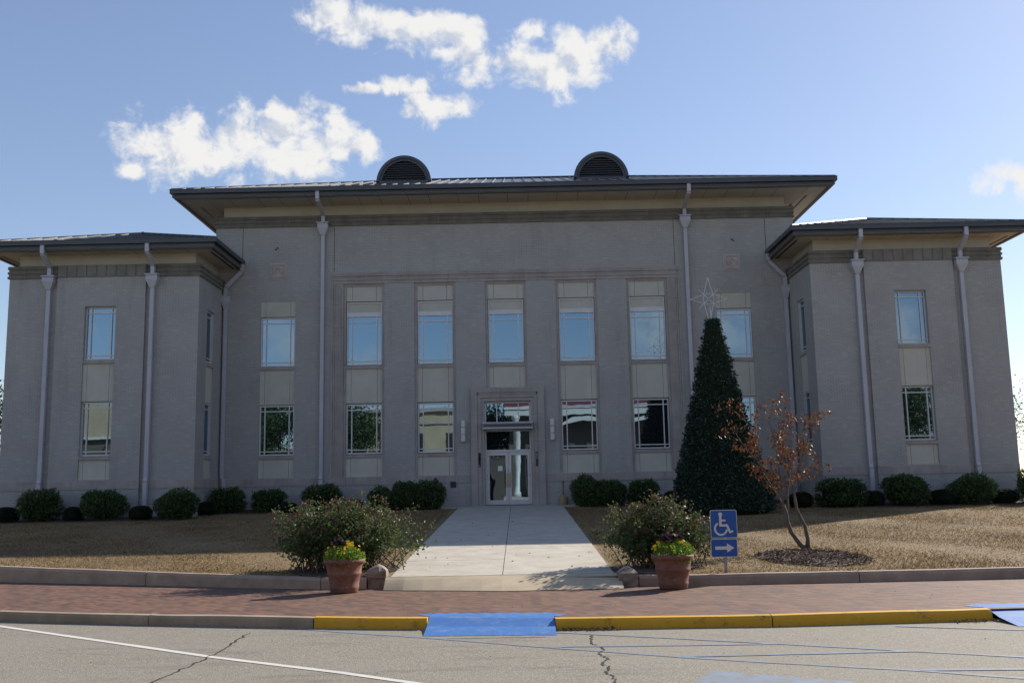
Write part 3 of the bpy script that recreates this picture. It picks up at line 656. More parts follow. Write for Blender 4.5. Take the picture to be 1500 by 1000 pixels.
# glazed double door with a fixed light above
mb = MB(); c = -0.26
for q in ((-.965, -.90, 0, 3.11), (.90, .965, 0, 3.11), (-.90, .90, 2.20, 2.29), (-.90, .90, 3.05, 3.11)): mb.fbox(F0, *q, c - .05, c + .06)
DF = mb.build('door_frame', 'frame', B)
pane_mesh(F0, -.9, .9, 2.29, 3.05, c).build('pane', 'glass', DF)
mb = MB(); mb.fbox(F0, -.96, .96, -.02, 0.03, c - .1, c + .22); mb.build('threshold', 'dark', B)
for s in (-1, 1):
    a = lambda p, q: (min(s * p, s * q), max(s * p, s * q)); mb = MB()
    for q in ((*a(.008, .115), .035, 2.195), (*a(.79, .895), .035, 2.195), (*a(.115, .79), 2.06, 2.195), (*a(.115, .79), .035, .22)): mb.fbox(F0, *q, c - .03, c + .035)
    o = mb.build('door', 'frame', B); pane_mesh(F0, *a(.115, .79), .22, 2.06, c).build('pane', 'glass', o)
    mb = MB(); y = -(c + .035); h = .13
    mb.tube([(s * .06, y * 1.0, 0.78), (s * .06, y - .06, .80), (s * .06, y - .06, 1.28), (s * .06, y, 1.30)], .014, 8); mb.fbox(F0, *a(.04, .08), .72, 1.36, c + .035, c + .042); mb.build('handle', 'brass', o)
    mb = MB(); mb.fbox(F0, *a(.855, .885), 1.18, 1.27, c + .035, c + .05); mb.build('lock', 'brass', o)
mb = MB(); mb.fbox(F0, -.44, -.25, 1.42, 1.62, c + .001, c + .004); mb.build('notice', 'paper', DF)
# wall lights
for s in (-1, 1):
    x = s * 1.85; mb = MB(); mb.fbox(F0, x - .05, x + .05, 2.66, 3.48, 0, .05); o = mb.build('wall_light', 'frame', B)
    for k in range(3):
        m = MB(); z0 = 2.63 + k * .298
        m.lathe([(.02, z0), (.09, z0 + .012), (.098, z0 + .03), (.098, z0 + .268), (.09, z0 + .285), (.02, z0 + .296)], 16, (x, -.115, 0)); m.build('light_shade', 'lampglass', o, smooth=False)
# carved square medallions
for s in (-1, 1):
    x, z = s * 9.66, 10.03; mb = MB()
    for h, d in ((.36, .02),): mb.fbox(F0, x - h, x + h, z - h, z + h, 0, d)
    for q in ((-.29, -.25, -.29, .29), (.25, .29, -.29, .29), (-.25, .25, .25, .29), (-.25, .25, -.29, -.25)): mb.fbox(F0, x + q[0], x + q[1], z + q[2], z + q[3], .02, .06)
    n = 20
    for k in range(n):
        a0, a1 = 2 * PI * k / n, 2 * PI * (k + 1) / n
        mb.prism([(x + .13 * math.cos(a0), z + .13 * math.sin(a0)), (x + .18 * math.cos(a0), z + .18 * math.sin(a0)), (x + .18 * math.cos(a1), z + .18 * math.sin(a1)), (x + .13 * math.cos(a1), z + .13 * math.sin(a1))], F0, .02, .055)
    for dx, dz in ((0, .205), (0, -.205), (.205, 0), (-.205, 0)): mb.fbox(F0, x + dx - .035, x + dx + .035, z + dz - .035, z + dz + .035, .02, .05)
    mb.prism([(x - .075, z), (x, z - .075), (x + .075, z), (x, z + .075)], F0, .02, .05)
    mb.build('medallion', 'carved', B)
# wall grille, small wall fixings
mb = MB(); mb.fbox(F0, -2.40, -2.17, .78, 1.01, .03, .045); o = mb.build('wall_vent', 'louver', B)
m = MB()
for k in range(6): m.fbox(F0, -2.38, -2.19, .80 + k * .034, .815 + k * .034, .045, .055)
m.build('louver', 'dark', o)
for s in (-1, 1):
    mb = MB(); mb.tube([(s * 9.7, 0, 11.05), (s * 9.7, -.12, 11.0), (s * 9.76 , -.16, 10.9)], .022, 6); mb.build('wall_hook', 'dark', B)

# --- cornice, band, frieze, soffit, gutter and roof, shared by all three blocks
def band_ring(x0, x1, y0, y1, z0, z1, off, sides, name='cornice_band'):
    mb = MB(); n = 5; h = (z1 - z0) / n
    for k in range(n):
        o = off + (0.035 if k % 2 == 0 else 0.0); a, b = z0 + k * h, z0 + (k + 1) * h - 0.002
        if 'f' in sides: mb.box(x0 - (o if 'l' in sides else 0), x1 + (o if 'r' in sides else 0), y0 - o, y0 + 0.2, a, b)
        if 'l' in sides: mb.box(x0 - o, x0 + .2, y0 + .2, y1, a, b)
        if 'r' in sides: mb.box(x1 - .2, x1 + o, y0 + .2, y1, a, b)
    mb.cur = 1; x = x0 + .6
    while x < x1 - .2 and 'f' in sides: mb.box(x - .012, x + .012, y0 - off - .037, y0 - off, z0 + .01, z1 - .005); x += 1.28
    mb.cur = 0
    # cap lip
    if 'f' in sides: mb.box(x0 - .05, x1 + .05, y0 - off - .03, y0 + .25, z1, z1 + .03)
    return mb.build(name, ['band', 'bandblock'], B)
def eaves(x0, x1, y0, y1, zb, zs, ov, zg, sides, ytop=None):
    """zb band top, zs soffit, zg gutter top; plan of the wall; sides f l r (b)"""
    ins = 0.25
    mb = MB(); mb.box(x0 + ins, x1 - ins, y0 + ins, y1 - ins, zb - .05, zs + .2)      # frieze
    mb.box(x0 + ins - .05, x1 - ins + .05, y0 + ins - .05, y1 - ins, zb + .03, zb + .10)
    mb.build('frieze', 'panel', B)
    X0, X1, Y0, Y1 = x0 - (ov if 'l' in sides else 0), x1 + (ov if 'r' in sides else 0), y0 - ov, y1 + (ov if 'b' in sides else 0)
    mb = MB(); mb.box(X0 + .1, X1 - .1, Y0 + .1, Y1, zs, zs + .05); o = mb.build('soffit', 'soffit', B)
    m = MB(); m.box(X0 + ov * .55 - .05, X0 + ov * .55 + .05, y0 + .1, Y1 - .4, zs - .006, zs) ; m.box(X1 - ov * .55 - .05, X1 - ov * .55 + .05, y0 + .1, Y1 - .4, zs - .006, zs); m.build('soffit_vent', 'dark', o)
    steps = [(zg - .17, zg, 0.0), (zg - .26, zg - .172, .13), (zs + .005, zg - .262, .08), (zs - .055, zs + .003, .16)]
    mb = MB()
    for a, b, i in steps:
        t = .12
        mb.box(X0 + i, X1 - i, Y0 + i, Y0 + i + t, a, b)
        if 'l' in sides: mb.box(X0 + i, X0 + i + t, Y0 + i + t, Y1 - (i if 'b' in sides else 0), a, b)
        if 'r' in sides: mb.box(X1 - i - t, X1 - i, Y0 + i + t, Y1 - (i if 'b' in sides else 0), a, b)
        if 'b' in sides: mb.box(X0 + i + t, X1 - i - t, Y1 - i - t, Y1 - i, a, b)
    mb.box(X0 - .015, X1 + .015, Y0 - .015, Y0 + .03, zg - .012, zg + .012)
    mb.build('gutter', 'metal', B)
    return X0, X1, Y0, Y1
PITCH = 0.342
def hip_roof(X0, X1, Y0, Y1, z, seam=0.42, PITCH=PITCH):
    mb = MB(); D = (Y1 - Y0) / 2; L = X1 - X0; zr = z + PITCH * min(D, L / 2); d = min(D, L / 2)
    i = .05; X0 += i; X1 -= i; Y0 += i; Y1 -= i
    a, b, c_, e = (X0, Y0, z), (X1, Y0, z), (X1, Y1, z), (X0, Y1, z); r0, r1 = (X0 + d, (Y0 + Y1) / 2, zr), (X1 - d, (Y0 + Y1) / 2, zr)
    if L / 2 <= D + 1e-6: ap = ((X0 + X1) / 2, (Y0 + Y1) / 2, zr); mb.quad(a, b, ap); mb.quad(b, c_, ap); mb.quad(c_, e, ap); mb.quad(e, a, ap)
    else: mb.quad(a, b, r1, r0); mb.quad(b, c_, r1); mb.quad(c_, e, r0, r1); mb.quad(e, a, r0)
    o = mb.build('roof', 'roof', B)
    # standing seams and hip caps
    m = MB(); n = int((X1 - X0) / seam); h = .062
    for k in range(1, n):
        x = X0 + k * (X1 - X0) / n; reach = min(x - X0, X1 - x, d)
        y1 = Y0 + reach; z1 = z + PITCH * reach
        for yy0, yy1 in ((Y0, y1), (Y1, Y1 - reach)):
            m.hexa([(x - .014, yy0, z - .01), (x + .014, yy0, z - .01), (x + .014, yy1, z1 - .01), (x - .014, yy1, z1 - .01), (x - .014, yy0, z + h), (x + .014, yy0, z + h), (x + .014, yy1, z1 + h), (x - .014, yy1, z1 + h)])
    n = int((Y1 - Y0) / seam)
    for k in range(1, n):
        y = Y0 + k * (Y1 - Y0) / n; reach = min(y - Y0, Y1 - y, d)
        for xx0, xx1 in ((X0, X0 + reach), (X1, X1 - reach)):
            z1 = z + PITCH * reach
            m.hexa([(xx0, y - .014, z - .01), (xx0, y + .014, z - .01), (xx1, y + .014, z1 - .01), (xx1, y - .014, z1 - .01), (xx0, y - .014, z + h), (xx0, y + .014, z + h), (xx1, y + .014, z1 + h), (xx1, y - .014, z1 + h)])
    m.build('roof_seam', 'roof', o)
    m = MB()
    for p, q in ((a, r0), (e, r0), (b, r1), (c_, r1)): m.tube([(p[0], p[1], p[2] + .02), (q[0], q[1], q[2] + .03)], .055, 6)
    if L / 2 > D: m.tube([(r0[0], r0[1], r0[2] + .03), (r1[0], r1[1], r1[2] + .03)], .07, 6)
    else: m.lathe([(.16, -.08), (.13, .02), (.03, .08)], 8, (r0[0], r0[1], zr))
    m.build('ridge_cap', 'louver', o)
    return o
band_ring(-CX, CX, 0, 14, 11.95, 12.39, 0.03, 'flr')
E0 = eaves(-CX, CX, 0, 14, 12.39, 12.93, 1.52, 13.25, 'flrb')
RF = hip_roof(*E0, 13.24, 0.46)
# --- dormer louvres on the main roof
for x in (-4.45, 4.36):
    y0 = 1.45; zb = 13.24 + PITCH * (y0 + 1.52) - .02; r = 1.2; n = 28; mb = MB()
    arc = [(x + r * math.cos(PI * k / n), zb + r * 1.03 * math.sin(PI * k / n)) for k in range(n + 1)]
    yb = y0 + 4.2
    for (p, q) in zip(arc[:-1], arc[1:]): mb.quad((p[0], y0, p[1]), (q[0], y0, q[1]), (q[0], yb, q[1]), (p[0], yb, p[1]))
    mb.add([(p[0], y0 + .12, p[1]) for p in arc], [tuple(range(n + 1))])
    o = mb.build('dormer', 'metal', B)
    m = MB()
    for r0, r1, d in ((1.0, 1.1, .10), (1.1, 1.23, .16)):
        for k in range(n):
            c0, c1 = PI * k / n, PI * (k + 1) / n
            m.prism([(x + r0 * math.cos(c0), zb + r0 * 1.03 * math.sin(c0)), (x + r1 * math.cos(c0), zb + r1 * 1.03 * math.sin(c0)), (x + r1 * math.cos(c1), zb + r1 * 1.03 * math.sin(c1)), (x + r0 * math.cos(c1), zb + r0 * 1.03 * math.sin(c1))], Fr((0, y0, 0), (1, 0, 0), (0, -1, 0)), -.1, d)
    m.box(x - 1.23, x + 1.23, y0 - .16, y0 + .1, zb - .06, zb + .10); m.build('dormer_trim', 'metal', o)
    m = MB(); k = 0; z = zb + .16
    while z < zb + .98:
        w = math.sqrt(max(0, 1.0 - ((z - zb) / 1.03) ** 2)) - .01
        if w > .1: m.hexa([(x - w, y0 - .06, z), (x + w, y0 - .06, z), (x + w, y0 + .06, z + .07), (x - w, y0 + .06, z + .07), (x - w, y0 - .06, z + .02), (x + w, y0 - .06, z + .02), (x + w, y0 + .06, z + .09), (x - w, y0 + .06, z + .09)])
        z += .105
    m.build('louver', 'metal', o)
# --- downspouts: offset from the gutter, leader head, pipe with joints and a kick at the belt course
def downspout(x, wy, zg, yg, zhead, dx=0.0, zlow=-0.1, dirx=0):
    mb = MB(); w = .075; yw = wy - .10
    def sq(pts, w):
        for p, q in zip(pts[:-1], pts[1:]):
            p, q = Vector(p), Vector(q); ax = (q - p).normalized(); u = Vector((1, 0, 0)) if abs(ax.x) < .7 else Vector((0, 1, 0)); v = ax.cross(u).normalized(); u = v.cross(ax)
            mb.hexa([p - u * w - v * w, p + u * w - v * w, p + u * w + v * w, p - u * w + v * w, q - u * w - v * w, q + u * w - v * w, q + u * w + v * w, q - u * w + v * w])
    sq([(x + dx, yg, zg), (x + dx, yg, zg - .34), (x, yw - .03, zhead + .36), (x, yw - .03, zhead)], w)
    sq([(x, yw, zhead - .5), (x, yw, 1.34), (x, yw - .045, 1.2), (x, yw - .045, zlow)], w)
    o = mb.build('downspout', 'spout', B)
    m = MB(); y = yw - .03
    def ring(hw, d, z): return [(x - hw, wy - .005, z), (x + hw, wy - .005, z), (x + hw, y - d, z), (x - hw, y - d, z)]
    for (h0, d0, z0), (h1, d1, z1) in zip([(.085, .08, zhead - .52), (.225, .17, zhead - .22), (.225, .17, zhead - .03), (.26, .21, zhead - .03)], [(.225, .17, zhead - .22), (.225, .17, zhead - .03), (.26, .21, zhead - .03), (.26, .21, zhead + .02)]):
        m.add(ring(h0, d0, z0) + ring(h1, d1, z1), [(0, 1, 5, 4), (1, 2, 6, 5), (2, 3, 7, 6), (3, 0, 4, 7), (4, 5, 6, 7), (3, 2, 1, 0)])
    m.build('leader_head', 'spout', o)
    m = MB()
    for z in (zhead - 2.2, zhead - 4.3, zhead - 6.4, zhead - 8.5):
        if z > 1.6: m.box(x - .085, x + .085, yw - .085, yw + .095, z, z + .05)
    m.build('pipe_band', 'spout', o)
for x in (-7.74, 7.72): downspout(x, 0, 13.08, -1.40, 12.05)
# --- wings
for s in (-1, 1):
    xa, xb = (-19.47, -11.99) if s < 0 else (11.99, 19.47); xc = s * XW; yb = 4.3; PJ = .12; PH = 1.74
    mb = MB()
    mb.wall(FW, xa, xc - PH, -.7, 9.22, []); mb.wall(FW, xc + PH, xb, -.7, 9.22, [])
    FP = Fr((0, WY - PJ, 0), (1, 0, 0), (0, -1, 0))
    mb.wall(FP, xc - PH, xc + PH, -.7, 9.19, [(xc - HWW - .005, xc + HWW + .005, 1.32, 8.025, .30)])
    for q in (xc - PH, xc + PH): mb.quad((q, WY - PJ, -.7), (q, WY, -.7), (q, WY, 9.19), (q, WY - PJ, 9.19))
    FS = Fr((s * 11.99, 0, 0), (0, 1, 0), (-s, 0, 0))
    mb.wall(FS, WY, 0.0, -.7, 9.22, [(-2.06, -1.10, 1.32, 8.04, .16)])
    mb.quad((s * 19.47, WY, -.7), (s * 19.47, yb, -.7), (s * 19.47, yb, 9.22), (s * 19.47, WY, 9.22)); mb.quad((xa, yb, -.7), (xb, yb, -.7), (xb, yb, 9.22), (xa, yb, 9.22))
    mb.build('wing_wall', 'brick', B, fix=False)
    for fr, a, h, d in ((FP, xc, HWW, -.2), (FS, -1.58, .475, -.11)):
        window(fr, a - h, a + h, ZU0, ZU1, d, my=.17); sill(fr, a - h, a + h, 5.78, 5.92, d - .06, 0.015 if fr is FP else .01); panel(fr, a - h, a + h, 4.31, 5.78, d - .05, -.05)
        window(fr, a - h, a + h, ZL0, ZL1, d, my=.17); sill(fr, a - h, a + h, 2.07, 2.2, d - .06, .015 if fr is FP else .01); panel(fr, a - h, a + h, 1.32, 2.07, d - .05, -.05)
    belt(FW, xa, xc - PH).build('belt_course', 'limestone', B); belt(FW, xc + PH, xb).build('belt_course', 'limestone', B)
    belt(FP, xc - PH - .02, xc + PH + .02).build('belt_course', 'limestone', B); belt(FS, WY, 0).build('belt_course', 'limestone', B)
    band_ring(xa, xb, WY, yb, 9.20, 9.66, .03, 'flr')
    mb = MB()      # square blocks over the window bay
    for k in range(9):
        w = 2 * PH / 9; mb.fbox(FP, xc - PH + k * w + .035, xc - PH + (k + 1) * w - .03, 9.215, 9.655, -.05, .03)
    mb.fbox(FP, xc - PH, xc + PH, 9.192, 9.65, -.06, .004); mb.build('block_course', 'bandblock', B)
    E = eaves(xa, xb, WY, yb, 9.66, 10.17, .90, 10.5, 'flrb')
    hip_roof(*E, 10.49, 0.40, 0.312)
    for q in (-1, 1): downspout(s * 15.81 + q * 2.03, WY, 10.34, WY - .80, 9.24)
# corner downspouts in the inner angles: from the wing gutter end across to the corner
for s in (-1, 1):
    mb = MB(); w = .075
    P = [(s * 11.17, -.16, 10.34), (s * 11.17, -.16, 10.02), (s * 11.83, -.16, 9.33), (s * 11.83, -.16, 8.95)]
    for p, q in zip(P[:-1], P[1:]):
        p, q = Vector(p), Vector(q); ax = (q - p).normalized(); v = Vector((0, 1, 0)); u = ax.cross(v)
        mb.hexa([p - u * w - v * w, p + u * w - v * w, p + u * w + v * w, p - u * w + v * w, q - u * w - v * w, q + u * w - v * w, q + u * w + v * w, q - u * w + v * w])
    x = s * 11.83
    mb.box(x - .07, x + .07, -.18, -.035, 1.3, 8.5); mb.box(x - .07 - s * .08, x + .07 - s * .08, -.2, -.05, -.1, 1.3)
    o = mb.build('downspout', 'spout', B); m = MB()
    def ring(hw, d, z): return [(x - hw, -.02, z), (x + hw, -.02, z), (x + hw, -.12 - d, z), (x - hw, -.12 - d, z)]
    for (h0, d0, z0), (h1, d1, z1) in (((.085, .08, 8.42), (.155, .17, 8.72)), ((.155, .17, 8.72), (.155, .17, 8.92)), ((.158, .21, 8.92), (.158, .21, 8.96))):
        m.add(ring(h0, d0, z0) + ring(h1, d1, z1), [(0, 1, 5, 4), (1, 2, 6, 5), (2, 3, 7, 6), (3, 0, 4, 7), (4, 5, 6, 7), (3, 2, 1, 0)])
    m.build('leader_head', 'spout', o)

# ------------------------------------------------------------------ planting along the building
def lumpy(p, seed):      # smooth lumps for a clipped outline
    q = p * 1.0; s = np.zeros(len(p))
    for k in range(4):
        d = np.random.default_rng(seed + k).normal(size=3) * (2.2 + k); s += np.sin(q @ d + k * 1.7 + seed) / (1 + k * .6)
    return s
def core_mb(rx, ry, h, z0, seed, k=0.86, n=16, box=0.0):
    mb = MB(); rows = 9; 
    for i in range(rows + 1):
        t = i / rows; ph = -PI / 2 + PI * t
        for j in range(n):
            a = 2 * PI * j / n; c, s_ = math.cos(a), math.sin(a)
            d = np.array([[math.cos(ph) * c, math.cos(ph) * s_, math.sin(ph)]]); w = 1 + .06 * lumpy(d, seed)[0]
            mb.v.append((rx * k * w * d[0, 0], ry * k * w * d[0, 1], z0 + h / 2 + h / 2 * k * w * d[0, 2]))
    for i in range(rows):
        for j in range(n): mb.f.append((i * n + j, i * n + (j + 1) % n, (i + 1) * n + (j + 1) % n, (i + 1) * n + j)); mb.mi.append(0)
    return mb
def super_dirs(n, e):     # points on a rounded box (e<1 boxier)
    d = rvec(n); return np.sign(d) * np.abs(d) ** e / (np.linalg.norm(np.abs(d) ** e, axis=1, keepdims=True) ** 0.75)
def shrub_proto(seed, n=3600, e=0.8, leaf=(.07, .13), boxy=False):
    d = super_dirs(n, e); r = 1 + .10 * lumpy(d, seed) + rng.uniform(-.16, .03, n); r[rng.random(n) < .05] *= 1.12
    C = d * r[:, None] * np.array([1, 1, .5]) + np.array([0, 0, .5])
    C[:, 2] = np.maximum(C[:, 2], .02)
    A = d * .7 + rvec(n) * .8 + np.array([0, 0, .55]); N = d + rvec(n) * .7
    return C, A, N
def make_shrub(seed, w, h, dep, boxy):
    C, A, N = shrub_proto(seed, e=.62 if boxy else .85)
    C = C * np.array([w / 2, dep / 2, h]); L = rng.uniform(.07, .13, len(C)); W = L * rng.uniform(.34, .48, len(C))
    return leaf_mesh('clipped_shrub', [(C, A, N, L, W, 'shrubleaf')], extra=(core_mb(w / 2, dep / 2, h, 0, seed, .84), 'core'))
SH = [make_shrub(3, 1.5, 1.1, 1.3, False), make_shrub(14, 1.5, 1.1, 1.3, False), make_shrub(25, 1.5, 1.1, 1.3, True), make_shrub(37, 1.5, 1.1, 1.3, False)]
def make_dome():
    n = 5200; d = super_dirs(n, .75); C = d * (1 + .02 * lumpy(d, 5) + rng.uniform(-.05, .02, n))[:, None] * np.array([.36, .36, .29]) + np.array([0, 0, .28]); C[:, 2] = np.maximum(C[:, 2], .01)
    L = rng.uniform(.03, .05, n)
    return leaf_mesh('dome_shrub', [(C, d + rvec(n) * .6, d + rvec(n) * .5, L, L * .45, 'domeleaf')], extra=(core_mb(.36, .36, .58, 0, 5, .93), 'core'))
DM = make_dome()
usedS = set()
def put_shrub(k, x, y, w, h, label):
    src = SH[k]; o = src if k not in usedS else src.copy()
    if k in usedS: COL.objects.link(o)
    usedS.add(k); o.location = (x, y, lawn_z(y) - .03); o.scale = (w / 1.5, w / 1.5 * random.uniform(.9, 1.05), h / 1.1); o.rotation_euler.z = random.choice((0, PI, 0.4, 3.6)) + random.uniform(-.25, .25)
    tag(o, label, 'shrub', 'glossy clipped shrubs along the building')
def put_dome(x, y, w, h, label):
    o = DM if not usedS & {'d'} else DM.copy()
    if 'd' in usedS: COL.objects.link(o)
    usedS.add('d'); o.location = (x, y, lawn_z(y) - .02); o.scale = (w / .74, w / .74, h / .6); o.rotation_euler.z = random.uniform(0, 6)
    tag(o, label, 'shrub', 'small dark domed shrubs along the building')
LW = 'left wing of the grey brick building'
put_shrub(0, -17.28, -4.3, 1.46, 1.16, 'glossy ragged shrub by the outer downspout of the left wing')
put_shrub(1, -14.93, -4.3, 1.55, 1.12, 'wide glossy shrub below the window of the left wing')
put_shrub(3, -12.20, -4.3, 1.48, 1.06, 'glossy shrub at the inner front corner of the left wing')
put_shrub(2, -11.25, -1.35, 1.42, 1.05, 'square topped glossy shrub tucked in the left inner corner of the building')
put_shrub(2, -9.60, -1.25, 1.40, .95, 'square topped glossy shrub below the main wall window next to the left wing')
put_shrub(0, -7.45, -1.25, 1.52, 1.05, 'glossy shrub against the main wall downspout left of the entrance')
put_shrub(3, -5.05, -1.3, 1.12, .90, 'low glossy shrub at the far end of the clump of three left of the entrance')
put_shrub(1, -4.10, -1.3, 1.15, 1.14, 'tall middle shrub of the clump of three left of the entrance')
put_shrub(0, -3.16, -1.25, 1.25, 1.12, 'glossy shrub nearest the entrance on its left side')
put_shrub(3, 3.14, -1.25, 1.28, 1.18, 'glossy shrub nearest the entrance on its right beside the ash receptacle')
put_shrub(1, 4.05, -1.3, 1.32, 1.04, 'glossy shrub second from the entrance on its right side')
put_shrub(2, 5.36, -1.3, 1.30, 1.06, 'glossy shrub between the entrance clump and the decorated conical tree')
put_shrub(0, 9.95, -1.3, 1.45, 1.3, 'glossy shrub behind the decorated conical tree, by the right inner corner')
put_shrub(2, 12.25, -4.45, 1.76, 1.08, 'wide rounded shrub at the inner front corner of the right wing')
put_shrub(1, 14.60, -4.45, 1.80, 1.14, 'largest rounded glossy shrub, left of the right wing window')
put_shrub(3, 17.02, -4.45, 1.62, 1.06, 'glossy shrub with sunlit side at the outer downspout of the right wing')
put_shrub(0, 19.35, -4.5, 1.45, 1.2, 'glossy shrub at the outer corner of the right wing, cut by the frame')
put_dome(-18.45, -4.4, .86, .60, 'dark domed shrub at the outer corner of the left wing')
put_dome(-16.0, -4.35, .72, .56, 'dark domed shrub between the two outer glossy shrubs of the left wing')
put_dome(-13.5, -4.4, .78, .56, 'dark domed shrub at the inner downspout of the left wing')
put_dome(-11.75, -2.3, .76, .56, 'dark domed shrub beside the inner wall of the left wing')
put_dome(-8.65, -1.7, .62, .42, 'small dark domed shrub between two glossy shrubs on the left main wall')
put_dome(-6.15, -1.3, .68, .50, 'dark domed shrub in the gap left of the clump of three')
put_dome(6.45, -1.9, .72, .62, 'dark domed shrub half hidden at the left foot of the decorated conical tree')
put_dome(10.75, -4.4, .85, .60, 'dark domed shrub behind the rust leaved little tree')
put_dome(13.38, -4.45, .76, .60, 'dark domed shrub at the inner downspout of the right wing')
put_dome(15.85, -4.5, .86, .60, 'dark domed shrub below the window of the right wing')
put_dome(18.2, -4.4, .86, .56, 'dark domed shrub near the outer corner of the right wing')
# mulch beds under the shrubs
mb = MB()
def bed(x0, x1, yf, yk):
    n = max(3, int((x1 - x0) / .6))
    for i in range(n):
        a, b = x0 + (x1 - x0) * i / n, x0 + (x1 - x0) * (i + 1) / n
        f = lambda x: yf + .16 * math.sin(x * 1.3) + .08 * math.sin(x * 3.1)
        mb.quad((a, f(a), lawn_z(f(a)) + .012), (b, f(b), lawn_z(f(b)) + .012), (b, yk, lawn_z(yk) + .05), (a, yk, lawn_z(yk) + .05))
bed(-19.6, -11.99, -5.05, WY); bed(-11.99, -3.32, -2.05, 0); bed(3.42, 11.99, -2.05, 0); bed(11.99, 20.2, -5.15, WY)
setting('mulch_bed', mb, 'soil', fix=False)
# little garden lights behind the entrance shrubs
for x, side in ((-2.96, 'left'), (2.98, 'right')):
    e = empty('garden_light', (x, -.75, lawn_z(-.75)), 'slim black garden light poking up behind the shrub on the %s of the entrance' % side, 'garden light', 'black garden lights by the entrance')
    m = MB(); m.lathe([(.05, 0), (.04, .02), (.035, .95), (.05, .97)], 10); m.build('post', 'dark', e)
    m = MB(); m.lathe([(.05, .97), (.10, .99), (.115, 1.06), (.095, 1.14), (.05, 1.2), (.015, 1.24)], 12); m.build('lamp_head', 'dark', e, smooth=True)
# ash receptacle
e = empty('ash_receptacle', (2.22, -.35, wz(-.35) + .012), 'beige long necked ash receptacle standing by the wall right of the entrance', 'ash receptacle')
m = MB(); m.lathe([(.19, 0), (.195, .02), (.20, .26), (.185, .31), (.12, .35), (.05, .375), (.043, .40)], 20); m.build('base', 'beige', e, smooth=True)
m = MB(); m.lathe([(.043, .40), (.036, .6), (.036, .86), (.06, .875), (.066, .96), (.05, .985)], 14); o = m.build('neck', 'beige', e, smooth=True)
m = MB(); m.tube([(.01, -.06, .925), (.015, -.075, .925)], .022, 10); m.build('opening', 'dark', e)

# ------------------------------------------------------------------ decorated conical tree with a star
TX, TY = 7.44, -6.3; TZ = lawn_z(TY); TH = 6.72
e = empty('christmas_tree', (TX, TY, TZ), 'tall dark green conical decorated tree with small lights and a wire star', 'christmas tree')
def cone_r(z): t = z / TH; return 1.76 * (1 - t) + .24 * t + .05 * math.sin(t * PI) * -1
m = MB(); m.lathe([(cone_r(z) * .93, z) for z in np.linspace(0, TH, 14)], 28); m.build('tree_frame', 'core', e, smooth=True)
n = 15000; t = 1 - np.sqrt(rng.random(n) * .96 + .0); z = np.clip(1 - np.sqrt(rng.random(n) * (1 - .02)), 0, 1); z = z * TH * 1.0
a = rng.uniform(0, 2 * PI, n); rr = np.array([cone_r(q) for q in z]) * (1 + .012 * np.sin(a * 9 + z * 4)) + rng.uniform(-.12, .04, n) + .03 * np.sin(z * 11 + a * 3)
C = np.stack([rr * np.cos(a), rr * np.sin(a), z], 1); d = np.stack([np.cos(a), np.sin(a), np.full(n, .15)], 1)
tuft = rng.integers(0, 2, n)
L = rng.uniform(.07, .17, n); o = leaf_mesh('needles', [(C, d * .8 + rvec(n) * .9, d + rvec(n) * .8, L, L * .42, 'pine')], e)
n = 1500; a = rng.uniform(0, 2 * PI, n); z = TH + rng.uniform(-.25, .06, n); rr = rng.uniform(0, .26, n); C = np.stack([rr * np.cos(a), rr * np.sin(a), z], 1); L = rng.uniform(.06, .12, n)
leaf_mesh('tree_tip', [(C, rvec(n) + np.array([0, 0, .3]), rvec(n), L, L * .42, 'pine')], e)
m = MB(); nb = 620
zz = (1 - np.sqrt(rng.random(nb))) * TH
for q in zz:
    a = rng.uniform(0, 2 * PI); r_ = cone_r(q) + .015; p = Vector((r_ * math.cos(a), r_ * math.sin(a), q)); s_ = .013
    m.add([p + Vector(v) * s_ for v in ((1, 0, 0), (-1, 0, 0), (0, 1, 0), (0, -1, 0), (0, 0, 1.4), (0, 0, -1.4))], [(0, 2, 4), (2, 1, 4), (1, 3, 4), (3, 0, 4), (2, 0, 5), (1, 2, 5), (3, 1, 5), (0, 3, 5)])
tag(m.build('light_bulb', 'bulb', e), kind='stuff')
m = MB(); sc = Vector((-.10, 0, TH + .82))
def sp_(a, r_): return sc + Vector((math.sin(a) * r_, -.02, math.cos(a) * r_))
tips = [(0, .78), (PI / 2, .66), (PI, .86), (-PI / 2, .66)]
for k in range(4):
    a, r_ = tips[k]
    for sgn in (-1, 1): m.tube([sp_(a, r_), sp_(a + sgn * PI / 4, .235)], .008, 6)
for k in range(4): m.tube([sp_(PI / 4 + k * PI / 2, .02), sp_(PI / 4 + k * PI / 2, .50)], .008, 6)
m.tube([sp_(2 * PI * k / 24, .20) for k in range(25)], .008, 6)
m.tube([sc + Vector((0, 0, -.86)), Vector((0, 0, TH - .2))], .016, 6); m.tube([sp_(PI, .8), Vector((.03, 0, TH - .1))], .012, 6); m.tube([sp_(PI * .97, .3), Vector((.0, 0, TH - .1))], .010, 6)
m.build('star', 'rope', e)

